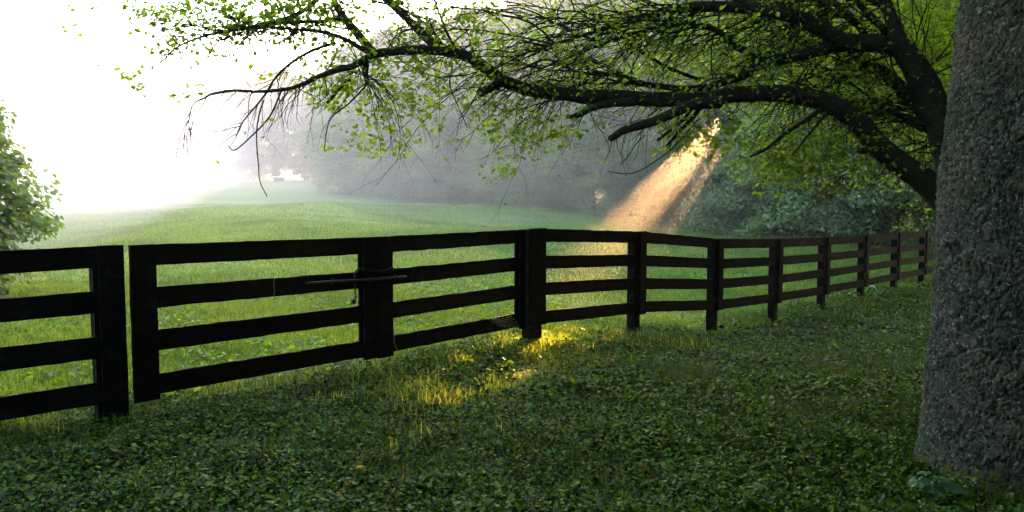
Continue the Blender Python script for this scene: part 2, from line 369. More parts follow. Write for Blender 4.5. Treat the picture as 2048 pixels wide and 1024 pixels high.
soil = np.clip(.75 - fence_side(gxf, gyf) * .7, 0, 1) * np.clip((45 - np.hypot(gxf, gyf)) / 15, 0, 1)
soil = np.clip(soil + .5 * fbm(np.c_[gxf, gyf, 0 * gxf] * .9, 3) * (soil > .02), 0, 1)
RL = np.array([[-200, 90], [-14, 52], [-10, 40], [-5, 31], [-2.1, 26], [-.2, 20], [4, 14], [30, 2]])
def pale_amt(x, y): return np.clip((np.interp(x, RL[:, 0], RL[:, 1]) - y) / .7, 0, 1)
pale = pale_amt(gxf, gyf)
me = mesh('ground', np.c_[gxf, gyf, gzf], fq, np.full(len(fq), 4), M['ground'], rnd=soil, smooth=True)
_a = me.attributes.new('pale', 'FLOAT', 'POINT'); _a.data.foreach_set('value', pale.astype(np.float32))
tag(link('ground', me), kind='structure')

# ------------------------------------------------------------------ fence
def plank(mb, p0, p1, upv, outv, h, t, seg=10, rough=.004, seed=0):
    """board from p0 to p1 (centre line of its front top edge area); h along upv, t along outv"""
    p0 = np.asarray(p0, float); p1 = np.asarray(p1, float); s = np.linspace(0, 1, seg + 1)
    c = p0[None] * (1 - s[:, None]) + p1[None] * s[:, None]
    V = []
    for a, b_ in ((-.5, -.5), (.5, -.5), (.5, .5), (-.5, .5)):
        q = c + upv * h * a + outv * t * b_
        q = q + rough * np.c_[0 * s, 0 * s, fbm(q * 9 + seed, 3)] + outv * (rough * .6 * fbm(q * 5 + seed + 9, 2))[:, None]
        V.append(q)
    V = np.stack(V, 1).reshape(-1, 3); F = []
    for i in range(seg):
        for k in range(4):
            k2 = (k + 1) % 4; F.append([i * 4 + k, i * 4 + k2, i * 4 + 4 + k2, i * 4 + 4 + k])
    F.append([3, 2, 1, 0]); F.append([seg * 4 + k for k in range(4)])
    mb.add(V, F)
UP = np.array([0, 0, 1.])
def v3(d2): return np.array([d2[0], d2[1], 0.])
RAILS = [(.0, .165), (.337, .505), (.68, .85), (1.035, 1.20)]
RH = .165
def upright(name, parent, xy, ztop, zbot, wdir, wid, dep, off=0., along=0., seg=14, seed=0, taper=None):
    """vertical board or post: wid along wdir, dep along the fence normal"""
    nrm = np.array([wdir[1], -wdir[0], 0.])
    base = v3(xy) + nrm * off + v3(wdir) * along
    mb = MB(); s = np.linspace(0, 1, seg + 1); V = []
    for a, b_ in ((-.5, -.5), (.5, -.5), (.5, .5), (-.5, .5)):
        z = ztop + (zbot - ztop) * s
        wv = wid * (1 + (taper * np.clip((s - .8) / .2, 0, 1) if taper else 0))
        q = base[None] + v3(wdir)[None] * (a * wv * np.ones_like(s))[:, None] + nrm * dep * b_; q[:, 2] = z
        q = q + .0025 * np.c_[fbm(q * 7 + seed, 2), fbm(q * 7 + seed + 5, 2), 0 * s]
        V.append(q)
    V = np.stack(V, 1).reshape(-1, 3); F = []
    for i in range(seg):
        for k in range(4):
            k2 = (k + 1) % 4; F.append([i * 4 + k, i * 4 + 4 + k, i * 4 + 4 + k2, i * 4 + k2])
    F.append([0, 1, 2, 3]); F.append([seg * 4 + k for k in range(4)][::-1]); mb.add(V, F)
    return mb.build(name, M['wood'], parent)
def rail(parent, a, b, za, zb, nrm, k, t=.026, off=0., seed=0):
    mb = MB(); o0, o1 = RAILS[k]; mid = (o0 + o1) / 2
    p0 = v3(a) + nrm * off; p1 = v3(b) + nrm * off; p0[2] = za - mid; p1[2] = zb - mid
    plank(mb, p0, p1, UP, nrm, RH, t, 26, .0045, seed)
    return mb.build('rail', M['wood'], parent)
def normal(d): return np.array([d[1], -d[0], 0.])

# left fence section
dl = (PA - P(-3, 500, 5.40)[:2]); dl = dl / np.linalg.norm(dl); nl = normal(dl)
zA = P(225, 491, 5.87)[2]
zL = P(0, 501, 5.42)[2]
slopeL = (zA - zL) / np.linalg.norm(PA - P(0, 500, 5.42)[:2])
fl = empty('board_fence', (PA[0], PA[1], g1(*PA)), 'short black board fence section at the left edge, ending beside the gate', 'fence', 'black board fences')
inv = Matrix.Translation(-fl.location)
def reparent_fix(root):
    for ch in root.children_recursive:
        if ch.parent == root: ch.matrix_parent_inverse = Matrix.Translation(-root.location)
Lposts = [PA - dl * (.02), PA - dl * 2.45, PA - dl * 4.9]
upright('post', fl, PA + dl * (-.04), zA - .01, g1(*PA) - .3, dl, .135, .13, off=-.078, along=-.03, seed=3)
upright('face_board', fl, PA, zA + .004, g1(*PA) - .05 + .1, dl, .175, .026, off=.028, along=-.02, seed=4)
upright('face_board', fl, PA, g1(*PA) + .06, g1(*PA) - .2, dl, .15, .028, off=.027, along=-.02, seed=5)
for j in (1, 2):
    q = Lposts[j]; zt = zA - slopeL * 2.45 * j; gq = g1(*q)
    upright('post', fl, q, zt - .01, gq - .3, dl, .13, .13, off=-.078, seed=6 + j)
    upright('face_board', fl, q, zt + .004, zt - 1.21, dl, .15, .026, off=.028, seed=9 + j)
for j in range(2):
    a = PA - dl * 2.45 * (j + 1) ; b = PA - dl * (2.45 * j - .0)
    for k in range(4):
        rail(fl, a, b - dl * .003, zA - slopeL * 2.45 * (j + 1), zA - slopeL * 2.45 * j, nl, k, seed=j * 4 + k)
reparent_fix(fl)

# gates
G0 = P(254, 500, 5.97)[:2]; G1 = P(748, 500, 7.78)[:2]; G2 = P(1046, 500, 9.56)[:2]
zG0 = P(252, 491, 5.97)[2]; zG1 = P(748, 474, 7.78)[2]; zG2 = P(1046, 459, 9.56)[2]
def gate(a, b, za, zb, label, wide0, wide1, seed):
    d = (b - a) / np.linalg.norm(b - a); n_ = normal(d); L = np.linalg.norm(b - a)
    g = empty('field_gate', (a[0], a[1], g1(*a)), label, 'gate', 'two leaves of the double field gate')
    for k in range(4):
        rail(g, a + d * .01, b - d * .01, za, zb, n_, k, seed=seed + k)
    upright('upright', g, a + d * wide0 / 2, za + .003, za - 1.235, d, wide0, .026, off=.028, seed=seed + 11)
    upright('upright', g, b - d * wide1 / 2, zb + .003, zb - 1.225, d, wide1, .026, off=.028, seed=seed + 12)
    upright('back_upright', g, a + d * (wide0 / 2 + .01), za - .004, za - 1.22, d, wide0 * .9, .026, off=-.028, seed=seed + 13)
    upright('back_upright', g, b - d * (wide1 / 2 + .02), zb - .004, zb - 1.21, d, wide1 * .95, .026, off=-.028, seed=seed + 14)
    reparent_fix(g); return g, d, n_
gL, gd1, gn1 = gate(G0 + (G1 - G0) * .003, G1 - (G1 - G0) * .004, zG0, zG1, 'left leaf of the black board gate, latched by a chained bar', .195, .15, 20)
gR, gd2, gn2 = gate(G1 + (G2 - G1) * .004, G2, zG1, zG2, 'right leaf of the black board gate, with a spider web on its bottom board', .20, .10, 50)

# right fence
fr = empty('board_fence', (PB[0], PB[1], g1(*PB)), 'long black board fence running from the gate to the big trunk', 'fence', 'black board fences')
nr = normal(FDIR)
STEP = 2.32
posts = [(1070, 457, 9.67), (1272, 463, 11.35), (1425, 477.5, 13.03), (1550, 478, 14.71), (1650, 474.5, 16.39), (1728, 470, 18.07), (1795, 465.5, 19.75), (1852, 462, 21.43)]
pos = []; zt = []
for px, py, d in posts:
    t = (d - 9.67) / 1.68; xy = PB + np.array([1.6, 1.68]) * t
    pos.append(xy); zt.append(P(px, py, d)[2])
for e in range(3):
    pos.append(pos[-1] + np.array([1.6, 1.68])); zt.append(zt[-1] - .005 + (g1(*pos[-1]) - g1(*pos[-2])) * .5)
for i, (xy, z) in enumerate(zip(pos, zt)):
    gb = g1(*xy)
    if i == 0:
        upright('post', fr, xy, z - .012, gb - .3, FDIR, .17, .15, off=-.09, along=0.02, seed=70)
        upright('face_board', fr, xy, z + .004, z - 1.22, FDIR, .21, .026, off=.03, along=.06, seed=71)
        upright('face_board', fr, xy, z + .002, z - 1.19, gd2, .13, .026, off=.03, along=-.075, seed=72)
        upright('foot_board', fr, xy, z - 1.225, gb - .15, FDIR, .19, .06, off=-.0, along=-.0, seed=73, taper=.35, seg=6)
    else:
        upright('post', fr, xy, z - .01 - .01 * rng.random(), gb - .3, FDIR, .145, .13, off=-.079, along=-.05, seed=74 + i)
        upright('face_board', fr, xy, z + .004, z - 1.205 - .02 * rng.random(), FDIR, .155, .026, off=.028, along=.03, seed=90 + i)
for i in range(len(pos) - 1):
    for k in range(4):
        j = rng.normal(0, .004, 2)
        rail(fr, pos[i] + FDIR * .006, pos[i + 1] - FDIR * .006 + 0, zt[i] + j[0] * (k > 0), zt[i + 1] + j[1] * (k > 0), nr, k, seed=120 + i * 4 + k)
reparent_fix(fr)

# gate bar, chain, padlock, wires
def gate_pt(px, py, off=.0):
    """point on the front plane of the gate leaves"""
    a, b, n_ = (G0, G1, gn1) if px < 748 else (G1, G2, gn2)
    r = ray(px, py); o = np.array([0, 0, CAMH]); q = v3(a) + n_ * (.013 + off)
    t = np.dot(q - o, n_) / np.dot(r, n_); return o + r * t
bar = [gate_pt(x, y, .055) for x, y in ((612, 567), (660, 563.5), (748, 558.5), (812, 553))]
bp_ = gate_pt(700, 560, .05)
br = empty('sliding_bar', bp_, 'rusty round iron latch bar across both gate leaves', 'latch bar')
pts, rd = smooth_path(bar, [.014] * 4, 12); o = tubes('bar', [(pts, rd)], M['iron'], br, sides=10, smooth=True)
for x, y in ((665, 563), (738, 559), (790, 555)):
    c0 = gate_pt(x, y, .045); ring = []
    for a in np.linspace(0, 2 * np.pi, 13): ring.append(c0 + .027 * (np.cos(a) * UP + np.sin(a) * gn1))
    tubes('staple', [(np.array(ring), np.full(13, .006))], M['iron'], br, sides=6)
reparent_fix(br)
def link_path(c, ax, side, L=.018, Wd=.011, n=14):
    a = np.linspace(0, 2 * np.pi, n); return np.array([c + ax * np.cos(t) * L + side * np.sin(t) * Wd for t in a])
chain_pts = [gate_pt(x, y, o_) for x, y, o_ in ((712, 600, .03), (711, 585, .03), (709, 568, .035), (709, 553, .04), (712, 543, .05), (722, 537, .05), (745, 541, .05), (768, 541, .05), (784, 535, .04), (789, 541, .0))]
cp, _ = smooth_path(chain_pts, [1] * len(chain_pts), 34)
mb_paths = []
for i in range(len(cp) - 1):
    ax = nz((cp[i + 1] - cp[i])[None])[0]; s1 = nz(np.cross(ax, gn1 + .01)[None])[0]; s2 = np.cross(ax, s1)
    mb_paths.append((link_path((cp[i] + cp[i + 1]) / 2, ax, s1 if i % 2 else s2, .020, .0115), np.full(14, .0038)))
o = tubes('chain', mb_paths, M['iron'], None, sides=5, origin=chain_pts[0]); tag(o, 'dark chain looped round the meeting uprights of the gate', 'chain')
lk = gate_pt(707, 603, .04); pl = empty('padlock', lk, 'small dark padlock hanging on the gate chain', 'padlock')
mb = MB(); plank(mb, lk + v3(gd1) * -.02, lk + v3(gd1) * .02, UP, gn1, .045, .02, 4, .0005); o = mb.build('lock_body', M['iron'], pl)
sh = [lk + v3(gd1) * (.014 * math.cos(a)) + UP * (.022 + .02 * max(0, math.sin(a)) + .004) for a in np.linspace(0, math.pi, 10)]
tubes('shackle', [(np.array(sh), np.full(10, .004))], M['wire'], pl, sides=6); reparent_fix(pl)
wp = [gate_pt(x, y, .05) for x, y in ((787, 655), (789, 668), (788, 680), (791, 692), (795, 701))]
pp, rr = smooth_path(wp, [.0018] * 5, 16); o = tubes('loose_wire', [(pp, rr)], M['wire'], None, origin=wp[0]); tag(o, 'thin pale wire hanging down the bottom board of the gate', 'wire')
wp = [gate_pt(x, y, .02) for x, y in ((549, 557), (547, 568), (549, 580), (547, 594))]
pp, rr = smooth_path(wp, [.002] * 4, 12); o = tubes('loose_wire', [(pp, rr)], M['wire'], None, origin=wp[0]); tag(o, 'thin pale wire looped over the second board of the left gate leaf', 'wire')
web = []
for k in range(7):
    y0 = 632 + k * 3.4; web.append((np.array([gate_pt(978 + k * 3 + u * 46, y0 + 6 * math.sin(u * 3.1) * (1 - k / 9) + rng.normal(0, .6), .035) for u in np.linspace(0, 1, 8)]), np.full(8, .0007)))
for k in range(6):
    web.append((np.array([gate_pt(1016 - k * 9, 628 + k * .8, .035), gate_pt(1008 - k * 4, 655 - k * 1.5, .035)]), np.full(2, .0007)))
o = tubes('spider_web', web, M['silk'], None, origin=gate_pt(1000, 640, .035)); tag(o, 'small torn spider web on the bottom gate board beside the thick post', 'spider web')

# ------------------------------------------------------------------ sun shafts: openings in the woodland crowns
def gpoint(px, py):
    r = ray(px, py); d = np.linspace(2, 60, 3000); z = CAMH + r[2] * d; g = gz(r[0] * d, d); i = np.argmax(z < g); return np.array([r[0] * d[i], d[i], g[i]])
S_h = nz(np.cross(SUN, UP)[None])[0]; S_v = np.cross(S_h, SUN)
TUN = []   # (point, half width, half height, tilt)
for px, py, dz, a, b in ((1050, 705, .10, .50, .60), (1192, 690, .15, .23, .34), (955, 785, .12, .34, .22), (1180, 560, 0.2, .16, .3), (800, 905, .12, .10, .10), (725, 950, .04, .12, .16)):
    TUN.append((gpoint(px, py) + UP * dz, a, b))
def carve(pw):
    keep = np.ones(len(pw), bool); rr_ = np.random.default_rng(len(pw)).random(len(pw))
    for j, (p0, a, b) in enumerate(TUN):
        d = pw - p0; u = d @ S_h; v = d @ S_v
        q = (u / (a + .05)) ** 2 + (v / (b + .05)) ** 2 + .45 * fbm(np.c_[u * 2.6, v * 2.6, 0 * u + j * 5], 2)
        keep &= ~((rr_ > np.clip((q - .75) / .6, .0, 1)) & (d @ SUN > 6))
    return keep

# ------------------------------------------------------------------ woodland trees
def crown_points(seed, H, W, base, ncl, per, leaf, droop=.5, hollow=.35):
    """leaf positions, normals, directions in tree space; crown from base to H, W = max half width"""
    r = np.random.default_rng(seed)
    t = r.random(ncl) ** .85; z = base + (H - base) * t
    prof = np.clip(np.sin(np.pi * np.clip(.12 + .86 * t, 0, 1)) ** .6, .15, 1)
    az = r.random(ncl) * 2 * np.pi; rad = W * prof * (hollow + (1 - hollow) * r.random(ncl) ** .5) * (1 + .25 * np.sin(az * 3 + seed) * np.cos(z * 1.3 + seed))
    c = np.stack([rad * np.cos(az), rad * np.sin(az), z], 1)
    cs = (.35 + .5 * r.random(ncl)) * (W / 3.2) ** .5 * (1.4 if per > 300 else 1)
    ci = np.repeat(np.arange(ncl), per)
    d = nz(r.normal(size=(ncl * per, 3))); rr = r.random(ncl * per) ** .45
    off = d * rr[:, None] * cs[ci][:, None] * np.array([1.25, 1.25, .62])
    out = nz(np.c_[np.cos(az), np.sin(az), 0 * az])[ci]
    off[:, 2] -= .35 * (off * out).sum(1) * droop
    pos = c[ci] + off
    nrm = nz(d * .5 + out * .4 + np.array([0, 0, .8]) + .45 * r.normal(size=pos.shape))
    fwd = out + np.array([0, 0, -.6 * droop]) + .8 * r.normal(size=pos.shape)
    size = leaf * (.6 + .7 * r.random(len(pos)))
    rnd = np.clip(.05 + .6 * r.random(ncl)[ci] ** 1.5 + .4 * r.random(len(pos)) ** 1.5, 0, 1)
    ok = pos[:, 2] > .02
    return pos[ok], nrm[ok], fwd[ok], size[ok], rnd[ok]
def trunk_paths(seed, H, W, base):
    r = np.random.default_rng(seed + 99); pts = [np.array([0, 0, -.3])]
    n = 7; off = np.zeros(2)
    for i in range(1, n):
        off = off + r.normal(0, .12, 2); pts.append(np.array([off[0], off[1], H * .92 * i / (n - 1)]))
    r0 = .014 * H + .03
    p, rd = smooth_path(pts, [r0 * (1 - .9 * i / (n - 1)) for i in range(n)], 18); paths = [(p, rd)]
    for k in range(12):
        i = int(3 + r.random() * 13); a = r.random() * 6.28; L = W * (.5 + .4 * r.random())
        d = np.array([math.cos(a), math.sin(a), .35 + .4 * r.random()])
        q = [p[i], p[i] + d * L * .5, p[i] + d * L * np.array([1, 1, .75])]
        pp, rr = smooth_path(q, [rd[i] * .5, rd[i] * .3, rd[i] * .1], 7); paths.append((pp, rr))
    return paths
VAR = {}
def variant(key, seed, H, W, base, ncl, per, leaf, mat='far_leaf', droop=.5):
    VAR[key] = dict(seed=seed, H=H, W=W, base=base, pts=crown_points(seed, H, W, base, ncl, per, leaf, droop), mat=mat)
    VAR[key]['me'] = None; VAR[key]['trunk'] = None
variant('bush_a', 11, 4.2, 2.3, .1, 110, 330, .115, 'far_leaf')
variant('bush_b', 12, 5.4, 2.6, .1, 130, 350, .115, 'far_leaf')
variant('bush_c', 13, 6.6, 2.4, .1, 130, 350, .12, 'lit_leaf', 1.)
variant('tall_a', 14, 14.5, 4.0, 1.2, 190, 360, .15)
variant('tall_b', 15, 13, 3.6, 2.0, 170, 350, .15)
variant('tall_c', 16, 15, 4.4, 1.0, 210, 360, .15, 'far_leaf', .9)
variant('far_a', 17, 13, 5.0, 1.7, 300, 110, .26)
variant('far_b', 18, 11, 4.2, .3, 300, 110, .26)
def tree(name, key, px, d, scale, rot, label, cat, group=None, carve_it=False):
    v = VAR[key]; r = ray(px, 400); x, y = r[0] * d, d; z = g1(x, y)
    root = empty(name, (x, y, z), label, cat, group)
    pos, nrm, fwd, size, rnd = v['pts']
    c, s = math.cos(rot), math.sin(rot); Rm = np.array([[c, -s, 0], [s, c, 0], [0, 0, 1.]])
    me = None
    if carve_it:
        pw = (pos * scale) @ Rm.T + np.array([x, y, z]); k = carve(pw)
        if not k.all(): me = leaves('crown', pos[k], nrm[k], fwd[k], size[k], M[v['mat']], LEAF4, rnd[k])
    if me is None:
        if v['me'] is None: v['me'] = leaves('crown', pos, nrm, fwd, size, M[v['mat']], LEAF4, rnd)
        me = v['me']
    if v['trunk'] is None:
        V, F = tube_arrays(trunk_paths(v['seed'], v['H'], v['W'], v['base']), 7)
        v['trunk'] = mesh('trunk', V, np.array([i for f in F for i in f]), np.array([len(f) for f in F]), M['bark_far'], smooth=True)
    link('crown', me, root); link('trunk', v['trunk'], root)
    root.rotation_euler = (0, 0, rot); root.scale = (scale,) * 3
    return root
GB = 'shrubs along the foot of the woodland edge'; GT = 'tall trees of the woodland edge'; GF = 'hazy trees at the far left end of the woodland'
bushes = [(1795, 26.5, 'bush_b', .80, 'dark shrub at the right end of the wood, beside the open grass'),
 (1690, 27.5, 'bush_a', .95, 'dark rounded shrub behind the fourth gap right of the thick post'),
 (1590, 28.5, 'bush_c', 1.0, 'bright green drooping shrub right of the sunbeam'),
 (1480, 31, 'bush_a', 1.0, 'grey green shrub just right of the sunbeam foot'),
 (1385, 34, 'bush_b', .95, 'shrub standing within the orange sunbeam'),
 (1290, 38, 'bush_a', 1.0, 'low shrub directly left of the sunbeam foot'),
 (1190, 42, 'bush_b', 1.0, 'dull green shrub above the second bay of the fence'),
 (1085, 46, 'bush_a', 1.1, 'low hazy shrub straight above the thick fence post'),
 (985, 50, 'bush_c', .75, 'small lighter shrub jutting onto the meadow'),
 (900, 54, 'bush_b', 1.15, 'hazy shrub behind the hanging bright green twigs'),
 (815, 57, 'bush_a', 1.3, 'hazy shrub in the middle of the wood edge, low and wide'),
 (740, 60, 'bush_b', 1.2, 'pale hazy shrub near the corner of the wood'),
 (1000, 60, 'bush_b', 1.2, 'hazy shrub filling the wood edge behind the small jutting shrub'),
 (690, 61, 'bush_c', 1.1, 'pale outermost shrub at the corner where the wood turns back')]
for i, (px, d, k, s, lab) in enumerate(bushes):
    tree('shrub', k, px, d, s, i * 1.7, lab, 'shrub', GB, True)
talls = [(1965, 30, 'tall_b', 1.1, 'dark tree mostly hidden behind the big trunk'),
 (1890, 33, 'tall_b', 1.0, 'dark tree at the right end of the wood behind the leaning trunk'),
 (1760, 31, 'tall_a', .80, 'dark tall tree seen behind the arching limb near the big trunk'),
 (1660, 32.5, 'tall_c', .85, 'dark tall tree right of the sunbeam, dense to the ground'),
 (1555, 34, 'tall_a', .90, 'dark tall tree at the source of the sunbeam'),
 (1450, 37, 'tall_b', .95, 'tall tree directly behind the upper sunbeam'),
 (1350, 41, 'tall_c', .90, 'tall tree behind the sawn hanging stub of the limb'),
 (1250, 45, 'tall_a', .95, 'greyish tall tree left of the sunbeam'),
 (1150, 49, 'tall_b', 1.0, 'greyish tall tree behind the middle of the long limb'),
 (1050, 53, 'tall_c', .95, 'hazy tall tree above the thick fence post'),
 (950, 57, 'tall_a', .95, 'hazy tall tree behind the short sawn stub'),
 (860, 60, 'tall_b', 1.0, 'hazy tall tree behind the hanging bright twigs'),
 (775, 63, 'tall_c', .85, 'pale tall tree near the corner of the wood'),
 (705, 65, 'tall_b', .90, 'pale tall tree at the corner of the wood')]
for i, (px, d, k, s, lab) in enumerate(talls):
    tree('woodland_tree', k, px, d, s, i * 2.3 + 1, lab, 'tree', GT, True)
backs = [(1830, 40, 'tall_c', .9), (1715, 40, 'tall_a', .95), (1605, 42, 'tall_b', 1.1), (1500, 45, 'tall_c', 1.), (1400, 48, 'tall_a', 1.05), (1300, 52, 'tall_b', 1.15), (1185, 57, 'tall_c', 1.), (1060, 63, 'tall_a', 1.1), (930, 68, 'tall_c', 1.), (810, 72, 'tall_a', 1.0)]
for i, (px, d, k, s) in enumerate(backs):
    tree('woodland_tree', k, px, d, s, i * 1.3 + 2, 'tree deep in the wood, showing only through the crowns before it', 'tree', 'trees in the second row of the wood', True)
fars = [(655, 92, 'far_a', .95, 'hazy lilac tree behind the corner of the wood'), (610, 98, 'far_b', 1.15, 'faint tree right of the pale trough, low branched'),
 (552, 102, 'far_a', 1.1, 'faint lilac tree beside the bright gap above the trough'), (508, 104, 'far_b', 1.0, 'faint tree between the two bright gaps in the mist'),
 (448, 107, 'far_a', .95, 'faint tree left of the tallest bright gap in the mist'), (405, 112, 'far_a', .8, 'faintest leftmost tree dissolving in the bright mist')]
for i, (px, d, k, s, lab) in enumerate(fars):
    tree('misty_tree', k, px, d, s, i * 1.9 + .6, lab, 'tree', GF)
# unseen trees added behind and beside the viewpoint to darken the near ground
for i, (x_, y_, k, sc_) in enumerate([(-9, -7, 'tall_a', .8), (-3.5, -9, 'tall_c', .8), (2, -8, 'tall_b', .8), (7.5, -7, 'tall_a', .8), (12, -2, 'tall_c', .8), (14, 5, 'tall_c', .75), (-6, -5, 'bush_b', 1.0), (4, -5, 'bush_b', 1.0), (-1, -5.5, 'bush_a', 1.), (10, -4, 'bush_b', 1.), (-12, -3, 'bush_b', 1.)]):
    v = VAR[k]; tree('added_shade_tree', k, 1024, 40, sc_, i * 1.1, 'unseen tree added behind the viewpoint to shade the near ground', 'tree', 'added trees behind the viewpoint').location = (x_, y_, g1(x_, y_) + 0)
for i, (x_, y_) in enumerate([(-30, 122), (-21, 128), (-12, 124), (-3, 126), (7, 120), (16, 116), (26, 112), (36, 108), (47, 104), (-16, 106), (-6, 108), (4, 104)]):
    tree('misty_tree', 'far_a' if i % 2 else 'far_b', 1024, 40, 1.35, i * .8, 'tree far back in the mist behind the wood', 'tree', 'trees far back in the mist').location = (x_, y_, g1(x_, y_))
for x_, y_, k, sc_, lab in ((11.5, 11, 'tall_c', .8, 'unseen tree added right of the big trunk for shade'), (15, 18, 'tall_a', .85, 'unseen tree added beyond the fence end for shade'), (7.5, 6.5, 'tall_b', .75, 'unseen tree added close behind the big trunk for shade')):
    tree('added_shade_tree', k, 1024, 40, sc_, x_, lab, 'tree').location = (x_, y_, g1(x_, y_))  # out-of-frame trees added to block light from the right
# trough
tp = P(558, 353, 95); tz = g1(tp[0], tp[1]); tr = empty('water_trough', (tp[0], tp[1], tz), 'tiny pale trough at the foot of the misty trees', 'trough')
mb = MB(); plank(mb, tp * [1, 1, 0] + [-.6, 0, tz + .25], tp * [1, 1, 0] + [.6, 0, tz + .25], UP, np.array([0, 1., 0]), .5, .6, 4, .003); mb.build('tank', M['iron'], tr)
mb = MB(); plank(mb, tp * [1, 1, 0] + [-.7, 0, tz + .56], tp * [1, 1, 0] + [.7, 0, tz + .56], UP, np.array([0, 1., 0]), .1, .75, 4, .003); mb.build('rim', M['pale'], tr); reparent_fix(tr)

# leafy tree at the left edge
lt = P(-118, 600, 11.5); lz = g1(lt[0], lt[1])
root = empty('leafy_tree', (lt[0], lt[1], lz), 'leafy green tree cut off by the left edge, behind the fence', 'tree')
pos_, nrm_, fwd_, size_, rnd_ = crown_points(33, 3.3, 1.28, -.1, 210, 100, .10, .6, .2)

tw = []
for k in range(26):
    a = random.random() * 6.28; z = .4 + random.random() * 2.4; L = 1.1 + random.random() * .6
    q = [np.array([0, 0, z]), np.array([math.cos(a) * L * .5, math.sin(a) * L * .5, z + .35]), np.array([math.cos(a) * L, math.sin(a) * L, z + .45])]
    p_, r_ = smooth_path(q, [.018, .01, .004], 8); tw.append((p_, r_))
sprig = [np.array([.3, 0, 2.4]), np.array([.5, .0, 3.0]), np.array([.72, -.1, 3.35]), np.array([.95, -.1, 3.35])]
p_, r_ = smooth_path(sprig, [.015, .01, .006, .002], 12); tw.append((p_, r_))
tw.append(smooth_path([np.array([0, 0, -.2]), np.array([.05, 0, 1.2]), np.array([-.05, 0, 2.9])], [.09, .06, .02], 10))
tubes('trunk', tw, M['bark_far'], root)
sp = p_[rng.integers(4, 12, 50)] + rng.normal(0, .09, (50, 3))
link('crown', leaves('crown', np.r_[pos_, sp], np.r_[nrm_, rng.normal(size=(50, 3)) + [0, 0, 1]], np.r_[fwd_, rng.normal(size=(50, 3))], np.r_[size_, np.full(50, .09)], M['shrub_leaf'], LEAF6, np.r_[rnd_, rng.random(50)]), root)


# ------------------------------------------------------------------ big foreground trunk
D0 = 4.3
edge = [(-300, 1965), (-120, 1945), (0, 1925), (100, 1920), (200, 1906), (300, 1893), (400, 1887), (460, 1881), (500, 1880), (600, 1873), (700, 1864), (800, 1854), (870, 1852), (930, 1848), (975, 1842), (1020, 1832)]
Yt = 4.62
zs = np.array([P(1900, y, D0)[2] for y, x in edge][::-1]); xe = np.array([P(x, y, 4.55)[0] for y, x in edge][::-1]) + .085
nzv, na = 560, 520
zz = np.linspace(-.25, 3.6, nzv); ex = np.interp(zz, zs, xe)
ex = ex + np.where(zz > zs[-1], (zz - zs[-1]) * .03, 0)
AA = np.linspace(0, 2 * np.pi, na, endpoint=False)
rad = .40 - .018 * (zz) ; cx = ex + rad * .985
Z, A_ = np.meshgrid(zz, AA, indexing='ij')
flare = np.exp(-np.clip(zz + .02, 0, None) / .13) * .03
ct = np.array([2.82, 4.62, 0])
Rr = rad[:, None] + .0 * A_
unit = np.stack([np.cos(A_), np.sin(A_), 0 * A_], -1)
pf = np.stack([np.cos(A_) * .4, np.sin(A_) * .4, Z], -1).reshape(-1, 3)
big = .022 * fbm(pf * np.array([3, 3, 1.6]), 3)
q = pf * np.array([1, 1, .45]) + .05 * np.stack([fbm(pf * 9 + s, 2) for s in (3, 13, 23)], 1)
rid = np.abs(fbm(q * 26, 4, .6)); plate = .024 * np.clip(rid, 0, .5) + .008 * np.clip(fbm(pf * np.array([20, 20, 42]), 2), -.2, .6)
fine = .0055 * fbm(pf * 75, 3, .6)
knob = .07 * np.exp(-(((Z - 1.36) / .05) ** 2 + ((A_ - 3.35) / .16) ** 2)) + .03 * np.exp(-(((Z - 1.28) / .06) ** 2 + ((A_ - 3.6) / .25) ** 2))
seam = -.012 * np.exp(-((Z - .72 - .10 * np.sin(A_ * 1.2 + 2) - .02 * np.sin(A_ * 7)) / .012) ** 2) * (np.sin(A_ * 2 + 1) > -.6)
Rr = Rr + (big + plate + fine).reshape(Rr.shape) + knob + seam + flare[:, None] * (1 + .5 * np.sin(A_ * 5 + .7))
V = np.stack([cx[:, None] + Rr * np.cos(A_), Yt + Rr * np.sin(A_), Z], -1).reshape(-1, 3)
i_, j_ = np.meshgrid(np.arange(nzv - 1), np.arange(na), indexing='ij')
a0 = i_ * na + j_; a1 = i_ * na + (j_ + 1) % na; fq = np.stack([a0, a1, a1 + na, a0 + na], -1).reshape(-1, 4)
mossv = (np.clip(.50 - np.clip(Z - .0, 0, None) * 1.3, 0, 1) * np.clip(np.cos(A_ - 3.75) * 1.5, 0, 1)).ravel()
bt = empty('big_tree', (cx[50], Yt, 0), 'huge lichen covered tree trunk close up at the right edge, mossy at its foot', 'tree')
_tm = mesh('trunk', V - [cx[50], Yt, 0], fq, np.full(len(fq), 4), M['bark_near'], rnd=mossv, smooth=True)
_pa = _tm.attributes.new('plate', 'FLOAT', 'POINT'); _pa.data.foreach_set('value', np.clip(rid * 1.6, 0, 1).astype(np.float32))
o = link('trunk', _tm, bt)
